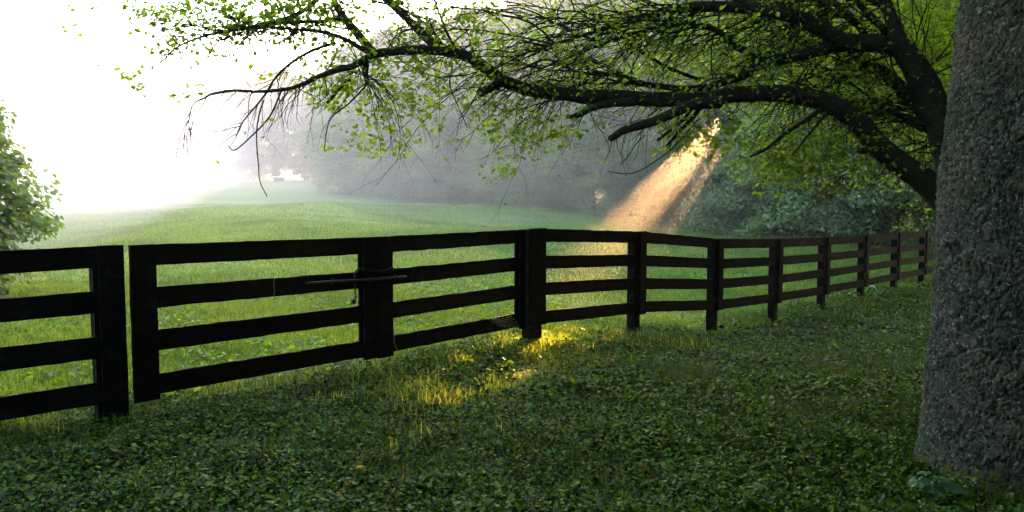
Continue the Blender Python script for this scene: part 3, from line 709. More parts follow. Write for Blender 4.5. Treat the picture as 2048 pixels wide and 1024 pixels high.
# its limbs and crown far above the picture, the crown widened to shade the foreground
ctop = np.array([cx[-1] - cx[50], 0, 3.55]); lp = [smooth_path([ctop - UP * .1, ctop + [.1, .1, 2], ctop + [.3, .3, 5]], [.36, .28, .15], 14)]
for k in range(7):
    a = k * .9; st = ctop + UP * (1.2 + .5 * k) + np.array([.2, .2, 0]) * (k / 4)
    lp.append(smooth_path([st, st + np.array([math.cos(a) * 1.2, math.sin(a) * 1.2, .9]), st + np.array([math.cos(a) * 2.6, math.sin(a) * 2.6, 1.6])], [.12, .07, .03], 9))
tubes('limbs', lp, M['bark'], bt, sides=10, bark=.006)
pc, nc, fc, szc, rc = crown_points(51, 11.5, 8.2, 5.7, 1300, 60, .17, .2)
link('crown', leaves('crown', pc, nc, fc, szc, M['tree_leaf'], LEAF4, rc), bt)

# ------------------------------------------------------------------ arching tree
TREE_D = 8.0
tb = P(1965, 600, TREE_D); tbz = g1(tb[0], tb[1]); O = np.array([tb[0], tb[1], tbz])
at_root = empty('arching_tree', O, 'dark leaning tree behind the big trunk, its long limbs arching over the fence', 'tree')
def LP(pts, dep, rad):
    """limb traced at its true distances; dep, rad interpolated along the path (rad in photo pixels)"""
    n = len(pts); dd = np.interp(np.linspace(0, 1, n), np.linspace(0, 1, len(dep)), dep); rr = np.interp(np.linspace(0, 1, n), np.linspace(0, 1, len(rad)), rad)
    p = np.array([P(x, y, d) for (x, y), d in zip(pts, dd)]); return p, rr * dd / FPX
limbs = {}
limbs['T'] = (np.array([[tb[0] + .02, tb[1], tbz - .3], [tb[0], tb[1], tbz + .4]] + [list(P(x, y, 8.0)) for x, y in ((1950, 560), (1930, 440), (1908, 350), (1886, 260), (1850, 165), (1812, 105), (1770, 82))]), np.array([52, 44, 40, 36, 33, 30, 27, 22, 19]) * 8 / FPX)
limbs['L1'] = LP([(1925, 440), (1882, 392), (1847, 360), (1790, 322), (1745, 281), (1717, 246), (1671, 213), (1619, 194), (1540, 188), (1474, 190), (1408, 199), (1346, 199), (1276, 195), (1210, 193), (1144, 189), (1095, 187), (1042, 175), (995, 155), (964, 131), (925, 110), (866, 101), (808, 101), (762, 105), (737, 113)], [8, 7.9, 7.7, 7.5, 7.3], [30, 25, 22, 20, 17, 15.5, 15, 14.5, 13, 11.5, 10.5, 9, 7.5])
limbs['T2'] = LP([(1812, 105), (1803, 88), (1785, 44), (1768, 0), (1750, -80)], [8, 8.2], [18, 13, 10])
limbs['B2'] = LP([(1800, 100), (1750, 86), (1689, 84), (1645, 57), (1583, 31), (1495, 15), (1408, 13), (1346, 20), (1276, 35), (1190, 62), (1100, 92), (1010, 118)], [8, 7.8, 7.5], [17, 17, 16, 14, 11, 9, 5, 2.5, 1])
limbs['B3'] = LP([(1700, 86), (1660, 92), (1627, 101), (1566, 119), (1518, 132), (1460, 160), (1381, 178), (1276, 167), (1249, 154), (1210, 149), (1144, 176), (1080, 185)], [8, 7.9, 7.8], [16, 14, 12, 9, 6, 5, 3, 1])
limbs['B4'] = LP([(1880, 262), (1856, 250), (1838, 211), (1812, 185), (1768, 149), (1724, 120), (1700, 90)], [8, 8.2, 8.3], [16, 14, 12, 11])
limbs['B5'] = LP([(1540, 128), (1495, 105), (1460, 83), (1434, 60), (1390, 48), (1337, 53), (1250, 72), (1150, 110), (1060, 148), (1000, 190)], [7.95, 7.7, 7.5], [7, 6, 4, 2.5, 1])
limbs['B6'] = LP([(1689, 82), (1650, 50), (1645, 0), (1640, -60)], [8.3, 8.5], [12, 9])
limbs['B7'] = LP([(1733, 70), (1700, 30), (1658, 0), (1600, -30)], [8.2, 8.4], [7, 4])
limbs['B8'] = LP([(1770, 60), (1735, 25), (1700, -10)], [8.1, 8.4], [8, 6])
limbs['F1'] = LP([(737, 113), (706, 131), (667, 141), (632, 156), (597, 172), (534, 182), (456, 182), (409, 195), (386, 211), (378, 250), (392, 280)], [7.3, 7.1, 7], [7, 5.5, 4, 2.5, 1.2, .8])
limbs['F2'] = LP([(733, 113), (731, 137), (735, 170)], [7.3, 7.3], [7, 4.5])
limbs['F3'] = LP([(745, 103), (714, 66), (690, 39), (675, 16), (659, -20)], [7.3, 7.5], [9, 6])
limbs['F4'] = LP([(737, 105), (690, 78), (636, 62), (589, 59), (534, 55), (480, 66), (430, 84)], [7.3, 7.1], [5, 4, 2, 1])
limbs['F5'] = LP([(684, 37), (636, 43), (554, 47), (476, 59), (417, 70), (359, 92), (330, 118)], [7.4, 7.2], [4.5, 3.5, 2.5, 1])
limbs['F6'] = LP([(672, 86), (632, 98), (589, 121), (554, 152), (526, 195), (487, 242), (472, 273)], [7.3, 7.0], [3.5, 2.5, 1])
limbs['F7'] = LP([(645, -10), (605, 23), (554, 43), (495, 57), (440, 62), (380, 50), (300, 40)], [7.5, 7.3], [5, 3.5, 2, .8])
limbs['F8'] = LP([(886, 100), (855, 78), (823, 47), (796, 20), (769, -5), (740, -40)], [7.4, 7.6], [10, 8, 7])
limbs['F9'] = LP([(910, 100), (886, 47), (868, -5)], [7.4, 7.5], [3, 2])
limbs['F10'] = LP([(890, 96), (855, 51), (800, 16), (745, 2)], [7.4, 7.5], [3, 2])
limbs['S1'] = LP([(1010, 160), (985, 172), (955, 187)], [7.4, 7.35], [9, 9, 8])
limbs['S2'] = LP([(1440, 205), (1381, 211), (1311, 242), (1254, 259), (1219, 278)], [7.5, 7.2], [13, 10, 8.5, 6.5])
limbs['S3'] = LP([(1270, 203), (1201, 211), (1160, 228), (1133, 234)], [7.5, 7.4], [9, 6, 3.5])
limbs['S4'] = LP([(1400, 215), (1388, 232), (1360, 262), (1333, 291)], [7.5, 7.4], [5, 4, 2.5])
limbs['S5'] = LP([(1385, 215), (1365, 240), (1315, 281)], [7.5, 7.3], [4, 3])
limbs['S6'] = LP([(1640, 218), (1615, 238), (1575, 264), (1535, 296), (1500, 313)], [7.6, 7.4], [5, 4.5, 2.5])
limbs['S7'] = LP([(1655, 225), (1625, 260), (1583, 312)], [7.6, 7.5], [3, 1.5])
limbs['S8'] = LP([(1735, 300), (1722, 302), (1716, 300)], [7.7, 7.6], [8, 5])
limbs['S9'] = LP([(1250, 85), (1330, 132), (1400, 160)], [8, 8.2], [3, 4])
limbs['D1'] = LP([(528, 200), (518, 230), (513, 273), (517, 332), (520, 363), (534, 393)], [7.1, 7.0], [1.6, 1.3, .9])
limbs['D2'] = LP([(565, 175), (540, 232), (500, 275), (470, 300), (456, 292)], [7.1, 7.0], [2.2, 1.5, 1])
limbs['D3'] = LP([(905, 130), (900, 170), (915, 210), (935, 255)], [7.4, 7.3], [1.5, .8])
limbs['D4'] = LP([(735, 168), (700, 205), (660, 240), (648, 300)], [7.3, 7.2], [1.8, .9])
limbs['D5'] = LP([(700, 160), (690, 165), (660, 200), (655, 205)], [7.3, 7.2], [3.5, 3])
limbs['D6'] = LP([(1290, 270), (1270, 290), (1258, 310), (1240, 330)], [7.3, 7.3], [1.2, .8])
limbs['D7'] = LP([(1395, 240), (1340, 300), (1270, 345), (1215, 343)], [7.4, 7.3], [1.5, .8])
limbs['D8'] = LP([(1850, 250), (1800, 228), (1760, 226), (1700, 230)], [8, 8.2], [4, 2])
limbs['D9'] = LP([(1845, 262), (1810, 240), (1750, 200), (1690, 160)], [8, 8.3], [5, 3])
heavy = ['T', 'L1', 'T2', 'B2', 'B3', 'B4', 'B5', 'B6', 'B7', 'B8', 'F1', 'F2', 'F3', 'F8', 'S1', 'S2', 'S3']
P_H = []; P_L = []
for k, (p, r) in limbs.items():
    nseg = max(6, len(p) * 5); pp, rr = smooth_path(p, r, nseg)
    if r.max() > .02: pp = pp + .012 * np.stack([fbm(pp * 3 + s + len(k), 2) for s in (1, 7, 15)], 1) * np.clip(rr / .05, .2, 1)[:, None]
    limbs[k] = (pp, rr); (P_H if k in heavy else P_L).append((pp, rr))
o = tubes('trunk', P_H, M['bark'], at_root, sides=14, bark=.006, origin=None)
# twigs: fans of fine arching twigs from the limbs
twigs = []; tips = []
def twig(p0, d0, L, r0, grav, r, n=9, jit=.12, kids=0):
    pts = [p0]; d = d0 / np.linalg.norm(d0)
    for i in range(n):
        d = d + r.normal(0, jit, 3) + np.array([0, 0, -grav]); d /= np.linalg.norm(d); pts.append(pts[-1] + d * L / n)
    pts = np.array(pts); rad = r0 * 1.45 * np.linspace(1, .35, n + 1); twigs.append((pts, rad))
    for k in range(kids):
        i = int(r.integers(2, n)); dd = pts[i] - pts[i - 1]; dd /= np.linalg.norm(dd)
        dd = dd + r.normal(0, .55, 3); twig(pts[i], dd, L * (.25 + .35 * r.random()), rad[i] * .6, grav * .7, r, 6, jit, kids=0 if kids < 4 else 2)
    tips.append(pts)
r = np.random.default_rng(5)
def fan(key, n, f0, f1, L, grav, dirv, spread, r0=.005, kids=3):
    pp, rr = limbs[key]
    for k in range(n):
        i = int((f0 + (f1 - f0) * r.random()) * (len(pp) - 1)); d = np.array(dirv, float) + r.normal(0, spread, 3)
        twig(pp[i], d, L * (.5 + .8 * r.random()), min(r0, rr[i] * .7) * (.7 + .5 * r.random()), grav, r, 11, .14, kids)
LEFT = (-1, -.1, .25)
fan('B2', 47, .3, 1, 1.5, .05, (-1, -.1, .05), .30, .007, 5)
fan('B5', 32, .2, 1, 1.2, .06, (-1, -.1, -.05), .30, .006, 4)
fan('B3', 29, .3, 1, 1.1, .05, (-1, -.1, .1), .35, .006, 4)
fan('B4', 25, .0, 1, 1.3, .03, (-1, .1, .3), .4, .007, 5)
fan('B6', 22, .3, 1, 1.6, .06, (-1, 0, .1), .35, .007, 5)
fan('B7', 19, .3, 1, 1.5, .06, (-1, 0, 0), .35, .006, 4)
fan('B8', 19, .0, 1, 1.6, .05, (-1, 0, 0), .4, .006, 5)
fan('T2', 22, .2, 1, 1.7, .05, (-1, .1, .1), .45, .007, 5)
fan('T', 16, .55, 1, 1.5, .04, (-.8, .5, .1), .5, .007, 5)
fan('T', 12, .55, 1, 1.5, .04, (.6, .6, .4), .5, .007, 5)
fan('L1', 24, .2, .62, .9, .03, (-1, .2, .35), .35, .005, 3)
fan('L1', 17, .2, .75, .6, .10, (-.6, 0, -.6), .45, .0035, 3)
fan('L1', 16, .72, 1, .7, .05, (-.4, 0, .7), .45, .004, 2)
fan('F1', 32, .1, 1, .5, .10, (-.4, 0, -.8), .4, .003, 2)
fan('F1', 10, .1, .9, .4, .05, (-.6, 0, .5), .35, .003, 1)
fan('F2', 15, .6, 1, .75, .09, (.1, 0, -.6), .65, .0035, 3)
fan('F2', 10, .7, 1, .8, .12, (.9, 0, -.25), .3, .0035, 3)
fan('F3', 20, .2, 1, .7, .05, (-.7, 0, .3), .5, .005, 3)
fan('F4', 36, .2, 1, .6, .06, (-.8, 0, -.2), .4, .0035, 2)
fan('F5', 40, .1, 1, .55, .05, (-.8, 0, .1), .4, .0035, 2)
fan('F6', 26, .1, 1, .45, .1, (-.5, 0, -.5), .45, .003, 1)
fan('F7', 38, .0, 1, .55, .05, (-.8, 0, .1), .45, .0035, 2)
fan('F8', 22, .2, 1, .8, .05, (.2, 0, .4), .8, .005, 3)
fan('F10', 10, .2, 1, .7, .05, (-.5, 0, .3), .6, .003, 2)
fan('S2', 12, .3, 1, .45, .12, (-.3, 0, -.8), .4, .003, 1)
fan('S4', 5, .3, 1, .3, .12, (-.3, 0, -.6), .5, .003, 1)
fan('S6', 10, .1, .9, .5, .08, (-.6, 0, -.3), .4, .003, 2)
fan('D9', 12, .2, 1, .9, .05, (-.9, .1, .1), .4, .005, 3)
fan('D8', 10, .2, 1, .9, .06, (-.9, .1, .1), .4, .005, 3)
fan('D1', 6, .1, .9, .08, .1, (0, 0, -.8), .7, .0012, 0)
bark_l = P_L + twigs
V, F = tube_arrays(bark_l, 6)
link('twigs', mesh('twigs', V, np.array([i for f in F for i in f]), np.array([len(f) for f in F]), M['bark'], smooth=True), at_root)
# leaves: where the photograph has them, along the twigs and in sprays around them
def gauss_spray(px, py, d, sx, sy, sd_, n):
    c = P(px, py, d); k = d / FPX
    return c + np.c_[r.normal(0, sx * k, n), r.normal(0, sd_, n), r.normal(0, sy * k, n)]
def dens(px, py):
    """foliage density seen in the photograph (0..1)"""
    out = np.zeros(len(px))
    blobs = [(1650, 130, 260, 150, 1), (1850, 150, 90, 220, 1), (1350, 100, 260, 120, .8), (1100, 90, 190, 90, .65), (1600, 300, 130, 60, .75), (1750, 220, 160, 90, .8),
             (1450, 230, 120, 50, .5), (840, 150, 90, 55, .45), (760, 190, 100, 60, .35), (520, 30, 130, 35, .5), (620, 40, 150, 50, .35), (990, 40, 130, 60, .5), (1060, 240, 70, 60, .3), (800, 270, 60, 30, .3)]
    for x, y, sx, sy, w_ in blobs: out = np.maximum(out, w_ * np.exp(-.5 * (((px - x) / sx) ** 2 + ((py - y) / sy) ** 2) ** 2))
    return out
allp = []
for pts in tips:
    m = 18; t = .15 + .85 * r.random(m); i = (t * (len(pts) - 1)).astype(int); allp.append(pts[i] + r.normal(0, .05, (m, 3)))
lp_ = np.concatenate(allp)
r = np.random.default_rng(12)
def clus(c, per, s_): return np.repeat(c, per, 0) + r.normal(0, s_, (len(c) * per, 3)) * [1, 1, .6]
extra = [clus(gauss_spray(px, py, d + 1.3, sx, sy, sd_, n // 22), 14, .10) for px, py, d, sx, sy, sd_, n in (
    (1650, 60, 9.5, 190, 70, .8, 5200), (1400, 60, 9.3, 170, 60, .7, 3600), (1150, 60, 9, 140, 50, .6, 2200), (1780, 140, 9.6, 100, 90, .7, 3600), (1860, 60, 9.6, 60, 90, .6, 1800), (1860, 200, 9.8, 50, 90, .5, 1200),
    (1600, 150, 9.6, 140, 45, .6, 2600), (1350, 140, 9.2, 110, 35, .5, 1400), (1700, 240, 9.4, 110, 40, .6, 1500), (1200, 130, 8.8, 120, 30, .5, 900), (1830, 60, 9.0, 90, 90, .8, 7000), (1880, 200, 9.0, 50, 110, .7, 4500), (1760, 60, 9.2, 120, 60, .8, 5000))]
# bright hanging sprays traced by position
sprays = [(640, 90, 30, 25, 60), (570, 20, 60, 22, 180), (480, 15, 50, 25, 150), (400, 25, 40, 25, 110), (330, 45, 25, 14, 60), (310, 20, 25, 14, 50), (355, 95, 20, 16, 45), (700, 20, 60, 30, 160), (820, 90, 60, 25, 100), (870, 45, 40, 30, 90),
          (800, 135, 50, 18, 160), (860, 150, 40, 20, 140), (690, 165, 25, 22, 90), (650, 190, 20, 20, 70), (840, 190, 28, 18, 110), (860, 240, 14, 8, 40), (780, 230, 50, 22, 110), (730, 285, 30, 12, 60), (775, 262, 20, 12, 40), (805, 292, 12, 10, 34), (740, 305, 8, 8, 18), (960, 230, 25, 40, 120),
          (1010, 230, 30, 25, 130), (1060, 255, 35, 25, 140), (1090, 240, 25, 30, 90), (1075, 280, 18, 12, 40), (1020, 320, 14, 16, 55), (1005, 335, 6, 6, 14), (1150, 245, 18, 18, 50), (1140, 265, 10, 8, 16), (1350, 260, 30, 20, 130), (1400, 275, 30, 20, 130), (1440, 255, 25, 20, 120), (1480, 290, 20, 14, 60),
          (1590, 330, 55, 22, 260), (1560, 290, 50, 30, 330), (1640, 300, 60, 30, 300), (1700, 330, 50, 22, 160), (1650, 380, 30, 10, 50), (1550, 370, 20, 12, 50), (260, 150, 8, 8, 12), (135, 40, 10, 12, 14), (165, 30, 14, 8, 12), (255, 130, 5, 4, 6), (290, 180, 4, 3, 4), (352, 195, 8, 5, 10), (395, 175, 10, 5, 10), (500, 130, 20, 10, 10), (430, 95, 25, 14, 30),
          (940, 60, 30, 40, 120), (960, 140, 20, 30, 60), (1460, 320, 10, 8, 14), (1420, 315, 6, 6, 10), (1350, 300, 12, 10, 20)]
ex2 = []
for px, py, sx, sy, n in sprays:
    ex2.append(clus(gauss_spray(px, py, 7.35 if px < 1500 else 7.8, sx, sy, .16, max(2, int(n * (1.7 if px < 700 else 1)) // 6)), 8, .045))
pxl = lambda p: (1024 + FPX * p[:, 0] / (p[:, 1] * math.cos(PITCH) - (p[:, 2] - CAMH) * math.sin(PITCH)), 512 - FPX * (p[:, 1] * math.sin(PITCH) + (p[:, 2] - CAMH) * math.cos(PITCH)) / (p[:, 1] * math.cos(PITCH) - (p[:, 2] - CAMH) * math.sin(PITCH)))
pa_, pb_ = pxl(lp_); keep = r.random(len(lp_)) < dens(pa_, pb_) * np.where(pa_ > 1000, .16, .45) + .01
lp_ = lp_[keep]
up_ = [clus(np.c_[r.normal(tb[0] + ox, 1.3, n), r.normal(tb[1] + oy, 1.3, n), r.normal(oz, .8, n)], 16, .16) for ox, oy, oz, n in ((.5, .5, 7.2, 420), (2, 1.5, 6, 300), (.8, 3, 5.4, 300), (1.8, 3, 3.8, 350), (1, 1, 5.2, 350), (3.2, 2.5, 5, 400), (4, 0, 4.5, 300))]  # mostly unseen leaf clusters added above and right to shade the canopy
upc = np.concatenate(up_); ua, ub = pxl(upc); upc = upc[(ub < -20) | (ua > 1880)]
ALL = np.concatenate([lp_] + extra + ex2 + [upc]); nL = len(ALL)
nrm = np.array([0, 0, .9]) + r.normal(0, .65, (nL, 3)); fwd = r.normal(0, .8, (nL, 3)) + np.array([-.4, 0, -.4])
o = link('crown', leaves('crown', ALL, nrm, fwd, .052 * (.5 + .75 * r.random(nL)), M['tree_leaf'], LEAF6), at_root)
reparent_fix(at_root)

# ------------------------------------------------------------------ ground plants
_q0, _q1 = gpoint(1180, 655)[:2], gpoint(935, 800)[:2]
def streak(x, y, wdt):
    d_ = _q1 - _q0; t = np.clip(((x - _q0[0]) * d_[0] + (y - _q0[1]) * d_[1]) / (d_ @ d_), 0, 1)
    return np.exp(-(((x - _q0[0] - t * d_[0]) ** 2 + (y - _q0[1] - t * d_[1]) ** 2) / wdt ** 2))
def inview(x, y, m=2.6): return (np.abs(x) < y * (1024 / FPX) + m) & (y > 2.8)
def scatter(n, x0, x1, y0, y1, cond):
    x = x0 + (x1 - x0) * rng.random(n); y = y0 + (y1 - y0) * rng.random(n); k = inview(x, y) & cond(x, y)
    return x[k], y[k]
def patchy(x, y, s, seed): return fbm(np.c_[x * s + seed, y * s, 0 * x + seed], 3)
# leafy ground cover on the near side
parts = []
for n, y0, y1, sz in ((560000, 2.8, 6.5, .023), (420000, 6.5, 13, .030), (160000, 13, 22, .05)):
    wx = y1 * .72 + 2.6
    n = int(n * 1.4)
    x, y = scatter(n, -wx, wx, y0, y1, lambda x, y: (fence_side(x, y) < .35 + .5 * patchy(x, y, .8, 3)))
    dn = .50 + .9 * patchy(x, y, .6, 5) + .8 * patchy(x, y, 2.2, 8) - .8 * streak(x, y, .6) - .5 * np.clip((x - 2.5) * .12 + (y - 7) * .10, 0, 1.2)
    dn = np.maximum(dn, .3 - .3 * streak(x, y, .6))
    k = rng.random(len(x)) < dn; x, y = x[k], y[k]
    z = gz(x, y); hh = (.015 + .075 * rng.random(len(x)) ** 1.3) * (1 + .8 * patchy(x, y, 1.7, 9))
    parts.append((np.c_[x, y, z + np.clip(hh, .008, .16)], sz * (.5 + .8 * rng.random(len(x)) + .9 * (rng.random(len(x)) > .95))))
pos_ = np.concatenate([p for p, s in parts]); sz_ = np.concatenate([s for p, s in parts])
nL = len(pos_); print('ground leaves', nL)
o = link('ground_cover', leaves('ground_cover', pos_, np.array([0, 0, 1.]) + rng.normal(0, .45, (nL, 3)), rng.normal(0, 1, (nL, 3)), sz_, M['ivy'], ROUND6))
tag(o, 'low dark leafy creeping plants covering the near ground', 'ground cover', kind='stuff')
# grass, near side
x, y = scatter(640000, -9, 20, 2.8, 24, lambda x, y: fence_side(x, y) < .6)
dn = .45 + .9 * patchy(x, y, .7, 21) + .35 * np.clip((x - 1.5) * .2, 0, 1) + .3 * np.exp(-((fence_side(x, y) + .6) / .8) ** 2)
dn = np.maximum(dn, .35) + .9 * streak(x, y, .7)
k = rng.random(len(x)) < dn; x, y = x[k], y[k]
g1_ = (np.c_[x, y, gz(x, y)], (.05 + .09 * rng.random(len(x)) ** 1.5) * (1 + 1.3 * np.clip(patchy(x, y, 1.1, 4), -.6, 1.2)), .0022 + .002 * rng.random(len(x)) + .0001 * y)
# grass, field side
gs = []
for n, y0, y1, h in ((300000, 5, 14, 1), (300000, 11, 26, 1.15), (200000, 24, 48, 1.3)):
    wx = y1 * .72
    x, y = scatter(n, -wx, wx, y0, y1, lambda x, y: fence_side(x, y) > .0)
    gs.append((np.c_[x, y, gz(x, y)], h * (.045 + .05 * rng.random(len(x))) * (1 + .45 * patchy(x, y, .5, 14)), .003 + .00032 * y * (.6 + .8 * rng.random(len(x)))))
pos_ = np.concatenate([g[0] for g in gs]); hh = np.concatenate([g[1] for g in gs]); ww = np.concatenate([g[2] for g in gs])
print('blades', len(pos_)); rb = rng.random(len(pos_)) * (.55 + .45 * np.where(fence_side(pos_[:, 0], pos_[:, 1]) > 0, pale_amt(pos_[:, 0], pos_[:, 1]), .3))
o = link('grass', blades('grass', pos_, hh, ww, M['blade'], rnd=rb, lean=.9)); tag(o, 'short bright green meadow grass beyond the fence', 'grass', kind='stuff')
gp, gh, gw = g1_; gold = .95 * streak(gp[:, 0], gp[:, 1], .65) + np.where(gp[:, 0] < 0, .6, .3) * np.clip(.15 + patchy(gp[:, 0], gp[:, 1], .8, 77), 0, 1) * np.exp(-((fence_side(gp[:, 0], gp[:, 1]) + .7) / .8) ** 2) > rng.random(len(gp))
o = link('near_grass', blades('near_grass', gp[~gold], gh[~gold], gw[~gold], M['near_blade'], lean=.9)); tag(o, 'grass among the creeping plants on the near side of the fence, canopy shade in its colour', 'grass', kind='stuff')
o = link('sunlit_yellow_grass', blades('sunlit_yellow_grass', gp[gold], gh[gold] * .95, gw[gold] * .8, M['sun_gold_blade'], lean=.7)); tag(o, 'yellow grass along the foot of the fence, sunlight painted into its colour by the thick post', 'grass', kind='stuff')
# broad leaved weeds in the meadow just beyond the fence
x, y = scatter(60000, -11, 9, 5, 20, lambda x, y: (fence_side(x, y) > .2) & (fence_side(x, y) < 5)); k = rng.random(len(x)) < .1 + 1.1 * patchy(x, y, .8, 55); x, y = x[k], y[k]; n_ = len(x)
o = link('meadow_weeds', leaves('meadow_weeds', np.c_[x, y, gz(x, y) + .03 + .06 * rng.random(n_)], np.array([0, 0, 1.]) + rng.normal(0, .5, (n_, 3)), rng.normal(0, 1, (n_, 3)), .035 + .04 * rng.random(n_), M['shrub_leaf'], ROUND6))
tag(o, 'bright low broad leaved weeds in the meadow just beyond the fence', 'weeds', kind='stuff')
# dry leaf litter
x, y = scatter(16000, -4, 16, 4, 22, lambda x, y: (fence_side(x, y) < 1.2) & (fence_side(x, y) > -5))
k = rng.random(len(x)) < .25 + .8 * patchy(x, y, .6, 31) + .4 * np.exp(-((fence_side(x, y)) / 1.) ** 2) * (x > 1)
x, y = x[k], y[k]; n_ = len(x)
o = link('leaf_litter', leaves('leaf_litter', np.c_[x, y, gz(x, y) + .01 + .03 * rng.random(n_)], np.array([0, 0, 1.]) + rng.normal(0, .4, (n_, 3)), rng.normal(0, 1, (n_, 3)), .03 + .03 * rng.random(n_), M['dry'], LEAF6))
tag(o, 'scattered dry brown leaves under the fence', 'leaf litter', kind='stuff')
# upright grass tufts caught by the light
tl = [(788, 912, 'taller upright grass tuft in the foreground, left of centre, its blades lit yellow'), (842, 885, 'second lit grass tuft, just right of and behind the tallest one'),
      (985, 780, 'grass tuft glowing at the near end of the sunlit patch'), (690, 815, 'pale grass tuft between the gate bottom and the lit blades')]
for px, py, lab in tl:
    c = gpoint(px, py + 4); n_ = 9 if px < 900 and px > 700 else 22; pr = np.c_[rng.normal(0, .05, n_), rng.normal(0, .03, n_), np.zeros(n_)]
    o = link('grass_tuft', blades('grass_tuft', pr, .12 + .09 * rng.random(n_), .004 + .002 * rng.random(n_), M['sun_gold_blade'], lean=.35), None, c); tag(o, lab, 'grass tuft', 'upright grass tufts in the near ground')
# yellow fallen leaf
c = gpoint(720, 956) + UP * .05; u = np.linspace(-1, 1, 13); vv = np.linspace(0, 1, 15); Vt = []
for b_ in vv:
    for a in u:
        wd = .030 * math.sin(math.pi * min(1, b_ ** .75)) ** .7 if 0 < b_ < 1 else .001
        Vt.append([b_ * .085, a * wd * .6, .03 * math.sin(math.pi * b_) * (1 - a * a) * 1.0 + .003 * math.sin(b_ * 40)])
Fq = [[i * 13 + j, i * 13 + j + 1, (i + 1) * 13 + j + 1, (i + 1) * 13 + j] for i in range(14) for j in range(12)]
me = mesh('fallen_leaf', np.array(Vt) - [.04, 0, 0], np.array(Fq), np.full(len(Fq), 4), M['yellow'], rnd=np.full(len(Vt), .5), smooth=True)
o = link('fallen_leaf', me, None, c); o.rotation_euler = (.2, -.15, .25); tag(o, 'curled bright yellow fallen leaf on the foreground plants', 'leaf')
# broad leaved plant at the foot of the trunk
c = P(1868, 968, 4.05); c[2] = g1(c[0], c[1]); dp = empty('broad_leaved_plant', c, 'plant with five large round dark green leaves at the foot of the big trunk', 'plant')
for (px, py, sz, az, tl_) in ((1838, 962, .105, 3.6, .5), (1868, 975, .11, 4.9, .5), (1905, 972, .13, 5.6, .55), (1885, 956, .09, .7, .2), (1850, 945, .07, 2.3, .3)):
    b_ = P(px, py, 4.02) - c; m_ = 22; an = np.linspace(0, 2 * np.pi, m_, endpoint=False); V = [[0, 0, 0]]; V[0] = [0, 0, .012]
    rings = 4; fw = np.array([math.cos(az), math.sin(az), 0]); sdv = np.array([-fw[1], fw[0], 0]); Vv = [b_ + UP * .0]
    for q_ in range(1, rings + 1):
        for a in an:
            rr_ = sz * .5 * q_ / rings * (1 - .28 * math.exp(-((a - math.pi) / .35) ** 2)) * (1 + .04 * math.sin(a * 9))
            Vv.append(b_ + fw * rr_ * math.cos(a) * 1.1 + sdv * rr_ * math.sin(a) + UP * (-tl_ * rr_ * math.cos(a) * .6 + .006 * math.sin(a * 6) * q_ / rings - .25 * rr_ * rr_ / sz))
    F = [[0, 1 + k, 1 + (k + 1) % m_] for k in range(m_)] + [[1 + (q_ - 1) * m_ + k, 1 + q_ * m_ + k, 1 + q_ * m_ + (k + 1) % m_, 1 + (q_ - 1) * m_ + (k + 1) % m_] for q_ in range(1, rings) for k in range(m_)]
    V = np.array(Vv); me = mesh('leaf', V, np.array([i for f in F for i in f]), np.array([len(f) for f in F]), M['dock'], rnd=np.full(len(V), rng.random()), smooth=True)
    lf = link('leaf', me, dp); p_, r_ = smooth_path([np.array([0, .03, -.02]), b_ * .5 + UP * .01, b_ - UP * .002], [.004, .003, .002], 8); tubes('stalk', [(p_, r_)], M['dock'], lf)
# weedy stem right of it
c = gpoint(1935, 1010); wd = empty('weed', c, 'spindly small leaved weed against the foot of the big trunk', 'plant'); ps = []; lv = []
for k in range(5):
    e = np.array([rng.normal(0, .06), rng.normal(0, .03), .12 + .10 * rng.random()]); p_, r_ = smooth_path([np.zeros(3), e * [.3, .3, .6], e], [.002, .0016, .001], 8); ps.append((p_, r_)); lv.append(p_[rng.integers(1, 8, 12)] + rng.normal(0, .012, (12, 3)))
tubes('stem', ps, M['bark'], wd); lv = np.concatenate(lv)
link('foliage', leaves('foliage', lv, rng.normal(0, .5, lv.shape) + [0, 0, 1], rng.normal(0, 1, lv.shape), .02, M['shrub_leaf'], LEAF6), wd)
# fallen sticks by the right fence
for (xa, ya, xb, yb, lab) in ((1738, 575, 1756, 586, 'pale curved stick lying under the far right part of the fence'), (1830, 547, 1848, 560, 'thin stick leaning through the last visible bay of the fence')):
    a = gpoint(xa, ya); b = gpoint(xb, yb); p_, r_ = smooth_path([a + UP * .03, (a + b) / 2 + UP * .10, b + UP * .03], [.012, .012, .008], 10)
    o = tubes('fallen_stick', [(p_, r_)], M['wire'] if xa < 1800 else M['bark'], None, origin=a); tag(o, lab, 'stick')

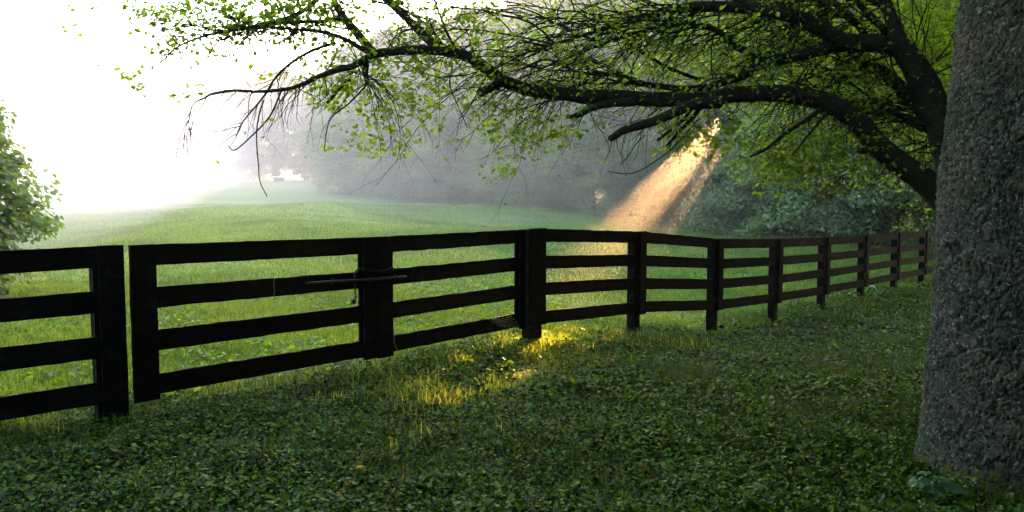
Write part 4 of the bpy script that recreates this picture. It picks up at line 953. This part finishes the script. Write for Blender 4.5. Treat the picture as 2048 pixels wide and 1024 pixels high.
# ------------------------------------------------------------------ haze
def mist_mat(name, dens):
    m, nt, out = newmat(name); v = N(nt, 'ShaderNodeVolumePrincipled')
    v.inputs['Density'].default_value = dens; v.inputs['Anisotropy'].default_value = HAZE_ANISO; v.inputs['Color'].default_value = (*HAZE_COL, 1)
    nt.links.new(v.outputs[0], out.inputs['Volume']); return m
x0, x1, y0, y1, z0, z1 = -610, 610, -310, 910, gzf.min() - 1, max(24, gzf.max() + 2)
Vh = [[x, y, z] for z in (z0, z1) for y in (y0, y1) for x in (x0, x1)]
Fh = [[0, 2, 3, 1], [4, 5, 7, 6], [0, 1, 5, 4], [2, 6, 7, 3], [0, 4, 6, 2], [1, 3, 7, 5]]
mb = MB(); mb.add(np.array(Vh), Fh); tag(mb.build('haze', mist_mat('morning_haze', HAZE_DENSITY)), 'pale morning haze over the whole meadow', 'haze', kind='stuff')
# the thicker bank of mist lying over the meadow beyond the fence
ring = [(-500, 8.0), (-5, 8.0), (.1, 10.5), (14, 25), (30, 34), (120, 60), (300, 300), (300, 800), (-500, 800)]
nb = len(ring); Vm = [[x, y, z] for z in (z0 + .3, 12) for x, y in ring]
Fm = [list(range(nb))[::-1], [nb + k for k in range(nb)]] + [[k, (k + 1) % nb, nb + (k + 1) % nb, nb + k] for k in range(nb)]
mb = MB(); mb.add(np.array(Vm), Fm); tag(mb.build('mist_bank', mist_mat('meadow_mist', MIST_DENSITY)), 'thicker bank of morning mist lying over the far meadow', 'mist', kind='stuff')

# dense white fog drifting in from the open left side
ring = [(x_ * 1., y_ * 1.) for x_, y_ in [(-8.2, 12.5), (-9.8, 18.5), (-11.2, 24), (-14.6, 34), (-20.5, 52), (-26.5, 76), (-29.5, 95), (-27, 120), (-20, 190), (-420, 190), (-420, 14)]]
nb = len(ring); Vm = [[x, y, z] for z in (z0 + .5, 11) for x, y in ring]
Fm = [list(range(nb))[::-1], [nb + k for k in range(nb)]] + [[k, (k + 1) % nb, nb + (k + 1) % nb, nb + k] for k in range(nb)]
mb = MB(); mb.add(np.array(Vm), Fm); tag(mb.build('fog_bank', mist_mat('white_fog', BANK_DENSITY)), 'dense white fog over the left side of the meadow', 'fog', kind='stuff')

# shallow ground mist lying in the grass of the far meadow
ring = [(-200, 19), (-9, 20), (3, 23), (8, 34), (4, 60), (-10, 110), (-200, 110)]
nb = len(ring); Vm = [[x, y, z] for z in (z0 + .8, 3.4) for x, y in ring]
Fm = [list(range(nb))[::-1], [nb + k for k in range(nb)]] + [[k, (k + 1) % nb, nb + (k + 1) % nb, nb + k] for k in range(nb)]
mb = MB(); mb.add(np.array(Vm), Fm); tag(mb.build('ground_mist', mist_mat('low_mist', .0045)), 'shallow mist lying low over the far meadow', 'mist', kind='stuff')
